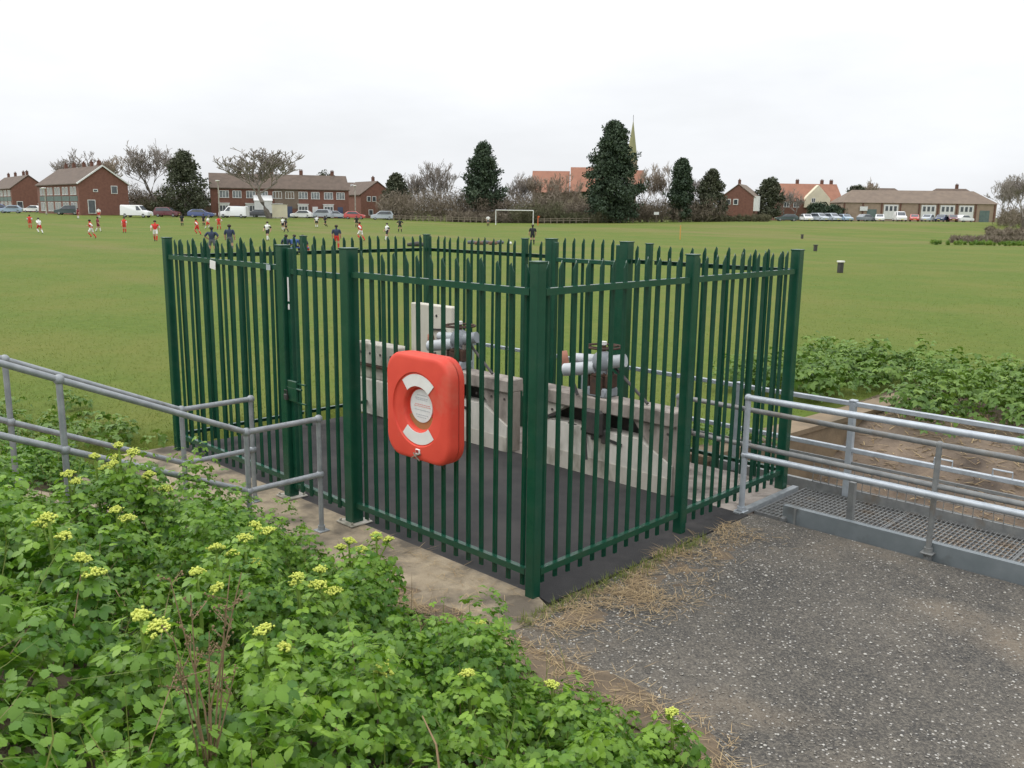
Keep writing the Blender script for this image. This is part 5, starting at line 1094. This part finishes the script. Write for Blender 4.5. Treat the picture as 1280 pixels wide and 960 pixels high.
# ------------------------------------------------------------------ people
def person_mesh(pose):
    J = dict(pel=(0, 0, .53), chest=(0, .005, .70), neck=(0, 0, .835), head=(0, .012, .905), crown=(0, .0, .965), nose=(0, .05, .915))
    for s_, q in ((-1, 'L'), (1, 'R')):
        J['hip' + q] = (s_ * .052, 0, .51); J['kn' + q] = (s_ * .058, .01, .285); J['an' + q] = (s_ * .06, -.01, .045); J['to' + q] = (s_ * .065, .075, .02)
        J['sh' + q] = (s_ * .105, 0, .795); J['el' + q] = (s_ * .135, -.01, .635); J['wr' + q] = (s_ * .140, .035, .495); J['ha' + q] = (s_ * .135, .05, .43)
    if pose == 'run':
        J.update(knL=(-.055, .12, .335), anL=(-.055, -.01, .15), toL=(-.06, .06, .115), knR=(.058, -.05, .29), anR=(.058, -.16, .10), toR=(.06, -.10, .04), elL=(-.14, -.10, .66), wrL=(-.13, .0, .60), haL=(-.12, .05, .59), elR=(.14, .08, .66), wrR=(.12, .17, .66), haR=(.11, .21, .68), chest=(0, .03, .70), neck=(0, .045, .835), head=(0, .06, .905), crown=(0, .055, .965), nose=(0, .1, .91))
        for q in 'LR': x, y, z = J['sh' + q]; J['sh' + q] = (x, y + .035, z)
    elif pose == 'walk':
        J.update(knL=(-.056, .07, .30), anL=(-.058, .10, .06), toL=(-.06, .18, .05), knR=(.058, -.01, .285), anR=(.06, -.12, .07), toR=(.062, -.05, .02), elL=(-.15, -.06, .64), wrL=(-.15, -.03, .50), haL=(-.145, .0, .45), elR=(.15, .04, .64), wrR=(.14, .10, .53), haR=(.135, .13, .48))
    elif pose == 'sit':
        for k in list(J): x, y, z = J[k]; J[k] = (x, y, z - .26)
        J.update(knL=(-.07, .22, .27), anL=(-.07, .24, .045), toL=(-.075, .32, .02), knR=(.07, .22, .27), anR=(.07, .25, .045), toR=(.075, .33, .02), elL=(-.15, .04, .38), wrL=(-.09, .16, .33), haL=(-.07, .21, .32), elR=(.15, .04, .38), wrR=(.09, .16, .33), haR=(.07, .21, .32))
    elif pose == 'hips':
        J.update(elL=(-.20, -.03, .66), wrL=(-.11, .03, .57), haL=(-.08, .04, .55), elR=(.20, -.03, .66), wrR=(.11, .03, .57), haR=(.08, .04, .55), knL=(-.08, .01, .285), anL=(-.095, -.01, .045), toL=(-.11, .07, .02), knR=(.08, .01, .285), anR=(.095, -.01, .045), toR=(.11, .07, .02))
    R_ = dict(pel=.078, chest=.088, neck=.034, head=.056, crown=.034, nose=.014)
    for q in 'LR': R_.update({'hip' + q: .060, 'kn' + q: .040, 'an' + q: .027, 'to' + q: .020, 'sh' + q: .046, 'el' + q: .034, 'wr' + q: .023, 'ha' + q: .021})
    E_ = [('pel', 'chest', 1), ('chest', 'neck', 1), ('neck', 'head', 0), ('head', 'crown', 0), ('head', 'nose', 0)]
    for q in 'LR': E_ += [('pel', 'hip' + q, 3), ('hip' + q, 'kn' + q, 3), ('kn' + q, 'an' + q, 4), ('an' + q, 'to' + q, 5), ('chest', 'sh' + q, 1), ('sh' + q, 'el' + q, 2), ('el' + q, 'wr' + q, 0), ('wr' + q, 'ha' + q, 0)]
    nmz = list(J); me = bpy.data.meshes.new('body'); me.from_pydata([J[k] for k in nmz], [(nmz.index(a), nmz.index(c)) for a, c, _ in E_], [])
    ob = bpy.data.objects.new('tmp', me); COL.objects.link(ob); ob.modifiers.new('s', 'SKIN'); sd_ = ob.modifiers.new('d', 'SUBSURF'); sd_.levels = 1; sd_.render_levels = 1
    if not me.skin_vertices:
        bm = bmesh.new(); bm.from_mesh(me); bm.verts.layers.skin.verify(); bm.to_mesh(me); bm.free()
    for i, k in enumerate(nmz): me.skin_vertices[0].data[i].radius = (R_[k], R_[k]); me.skin_vertices[0].data[i].use_root = (k == 'pel')
    dg = bpy.context.evaluated_depsgraph_get(); dg.update(); out = bpy.data.meshes.new_from_object(ob.evaluated_get(dg)); bpy.data.objects.remove(ob)
    segs = [(Vector(J[a]), Vector(J[c]), m_, R_[a]) for a, c, m_ in E_]; idx = []
    for pl in out.polygons:
        c = pl.center; best = (9, 0)
        for a, e, m_, r_ in segs:
            d = e - a; u_ = max(0, min(1, (c - a).dot(d) / d.dot(d))); q = (c - a - d * u_).length / (r_ + .02)
            if m_ == 2 and u_ > .98: continue
            if q < best[0]:
                mm_ = m_
                if m_ == 3 and u_ > .72 and d.length > .15: mm_ = 0
                if m_ == 4 and u_ < .12: mm_ = 0
                best = (q, mm_)
        idx.append(best[1])
    return out, idx, J['crown'], J['head']
POSES = {k: person_mesh(k) for k in ('stand', 'run', 'walk', 'sit', 'hips')}
KITS = dict(red=('kit_red', 'kit_white', 'kit_red', 'kit_red'), redw=('kit_red', 'kit_white', 'kit_white', 'kit_red'), white=('kit_white', 'kit_white', 'kit_red', 'kit_white'), stripe=('kit_white', 'kit_black', 'kit_black', 'kit_white'), black=('kit_black', 'kit_black', 'kit_black', 'kit_black'), navy=('kit_navy', 'kit_navy', 'cloth_grey', 'cloth_grey'), navyred=('kit_navy', 'kit_navy', 'kit_red', 'kit_red'), blue=('kit_blue', 'kit_blue', 'kit_navy', 'kit_navy'), maroon=('kit_maroon', 'kit_maroon', 'kit_maroon', 'kit_white'), keeper=('kit_white', 'kit_white', 'cloth_grey', 'kit_black'))
PM = {}
def person(px, py, kit, pose, H, label, yaw, group=None, d=None, z=0, long=False):
    p = at_depth(px, d) if d else on_ground(px, py)
    if not d: p.z = ground(p.x, p.y)
    me, idx, cr_, hd_ = POSES[pose]; key = (kit, pose, long)
    if key not in PM:
        m_ = me.copy(); m_.name = 'body'; m_.materials.clear(); ks = KITS[kit]
        for nm_ in ('skin', ks[0], ks[1], ks[2], ks[3], 'boot'): m_.materials.append(M[nm_])
        ii = [(2 if (i == 0 and False) else i) for i in idx]; m_.polygons.foreach_set('material_index', ii); m_.polygons.foreach_set('use_smooth', [True] * len(m_.polygons)); PM[key] = m_
    t = thing('person', label, 'person', (p.x, p.y, p.z + z), VIEW + math.radians(yaw), group); t.scale = (H * 1.18, H * 1.18, H)
    put('body', PM[key], t); hk = ('hair', pose)
    if hk not in PM: b = MB(); b.ball((hd_[0], hd_[1] - .012, hd_[2] + .030), .060, 10, 6, sc=(1, 1.02, .9)); PM[hk] = b.mesh('hair', M['hair'], True)
    put('hair', PM[hk], t); return t
GP = 'footballers in red on the pitch'
person(38, 286, 'red', 'stand', 1.6, 'red footballer at the far left, seen from behind', 10, GP); person(50, 293, 'white', 'run', 1.6, 'white-topped footballer second from the left edge', 60, GP)
person(115, 299, 'redw', 'run', 1.65, 'red footballer nearest us in front of the big brick gable', 100, GP); person(123, 290, 'maroon', 'walk', 1.65, 'dark red footballer just behind the nearest red one', -80, GP); person(126, 279, 'white', 'stand', 1.7, 'bystander in white by the big brick gable', 180, d=142); person(100, 278, 'maroon', 'stand', 1.65, 'bystander in dark red by the dark green estate', 150, d=140)
person(156, 291, 'red', 'stand', 1.65, 'red footballer standing below the first white van', 170, GP); person(195, 302, 'redw', 'walk', 1.7, 'red footballer right above the fence corner post', 190, GP); person(228, 285, 'black', 'stand', 1.6, 'person in black standing below the yew', 170); person(247, 294.5, 'red', 'run', 1.65, 'red footballer left of the man in a navy coat', 80, GP)
person(255, 285, 'black', 'stand', 1.6, 'player in black behind the white-shirted one', 160); person(260, 288, 'white', 'run', 1.6, 'footballer with white shirt left of the second white van', -100, GP); person(274, 288, 'red', 'hips', 1.6, 'red footballer below the street lamp', 180, GP)
person(266, 320, 'navy', 'hips', 1.68, 'onlooker in dark clothes behind the fence, legs apart', 0); person(288, 316, 'navy', 'stand', 1.75, 'onlooker in a navy coat behind the fence, arms down', 5)
person(335, 301, 'stripe', 'walk', 1.65, 'player in black and white left of the gate post', 150); person(354, 289, 'stripe', 'stand', 1.6, 'player in pale shirt under the round bare tree', 160); person(358, 291, 'black', 'walk', 1.65, 'player in black under the round bare tree', 100)
person(396, 287, 'stripe', 'stand', 1.6, 'player in pale top before the silver car', 200); person(407, 287, 'black', 'run', 1.6, 'player in black before the silver car', 120); person(421, 312, 'navyred', 'stand', 1.7, 'onlooker in navy top and red shorts behind the gate', 10); person(446, 287, 'black', 'stand', 1.6, 'player in black behind the red one near the gate', 190); person(451, 302, 'redw', 'run', 1.7, 'red footballer above the right gate post', 70, GP)
person(484, 301, 'stripe', 'walk', 1.6, 'player in grey and black right of the gate', 120); person(500, 291, 'black', 'hips', 1.65, 'player in black in midfield, below the silver car', 175); person(610, 286, 'keeper', 'stand', 1.75, 'goalkeeper in a white top left of the goal', 200); person(665.5, 306, 'black', 'stand', 1.7, 'onlooker in black in line with the right goal post', 10)
q = on_ground(369, 318); bn = thing('folding_bench', 'low blue bench behind the fence with three seated people', 'bench', q, VIEW + .1)
b = MB(); b.box((0, 0, .40), (1.7, .34, .05), bev=.01); b.build('seat', M['kit_blue'], bn)
for sx_ in (-.7, .7): b = MB(); b.box((sx_, 0, .19), (.05, .3, .38)); b.build('leg', M['cloth_grey'], bn)
for i, (px, kt, lab) in enumerate(((361, 'navy', 'seated person in navy at the left of the bench'), (370, 'blue', 'seated person in blue in the middle of the bench'), (377, 'navyred', 'seated person in navy and red at the right of the bench'))):
    o = person(px, 318, kt, 'sit', 1.6, lab, 10 - i * 12); o.location = q + RT0 * (-.52 + .5 * i) + Vector((0, 0, .03))
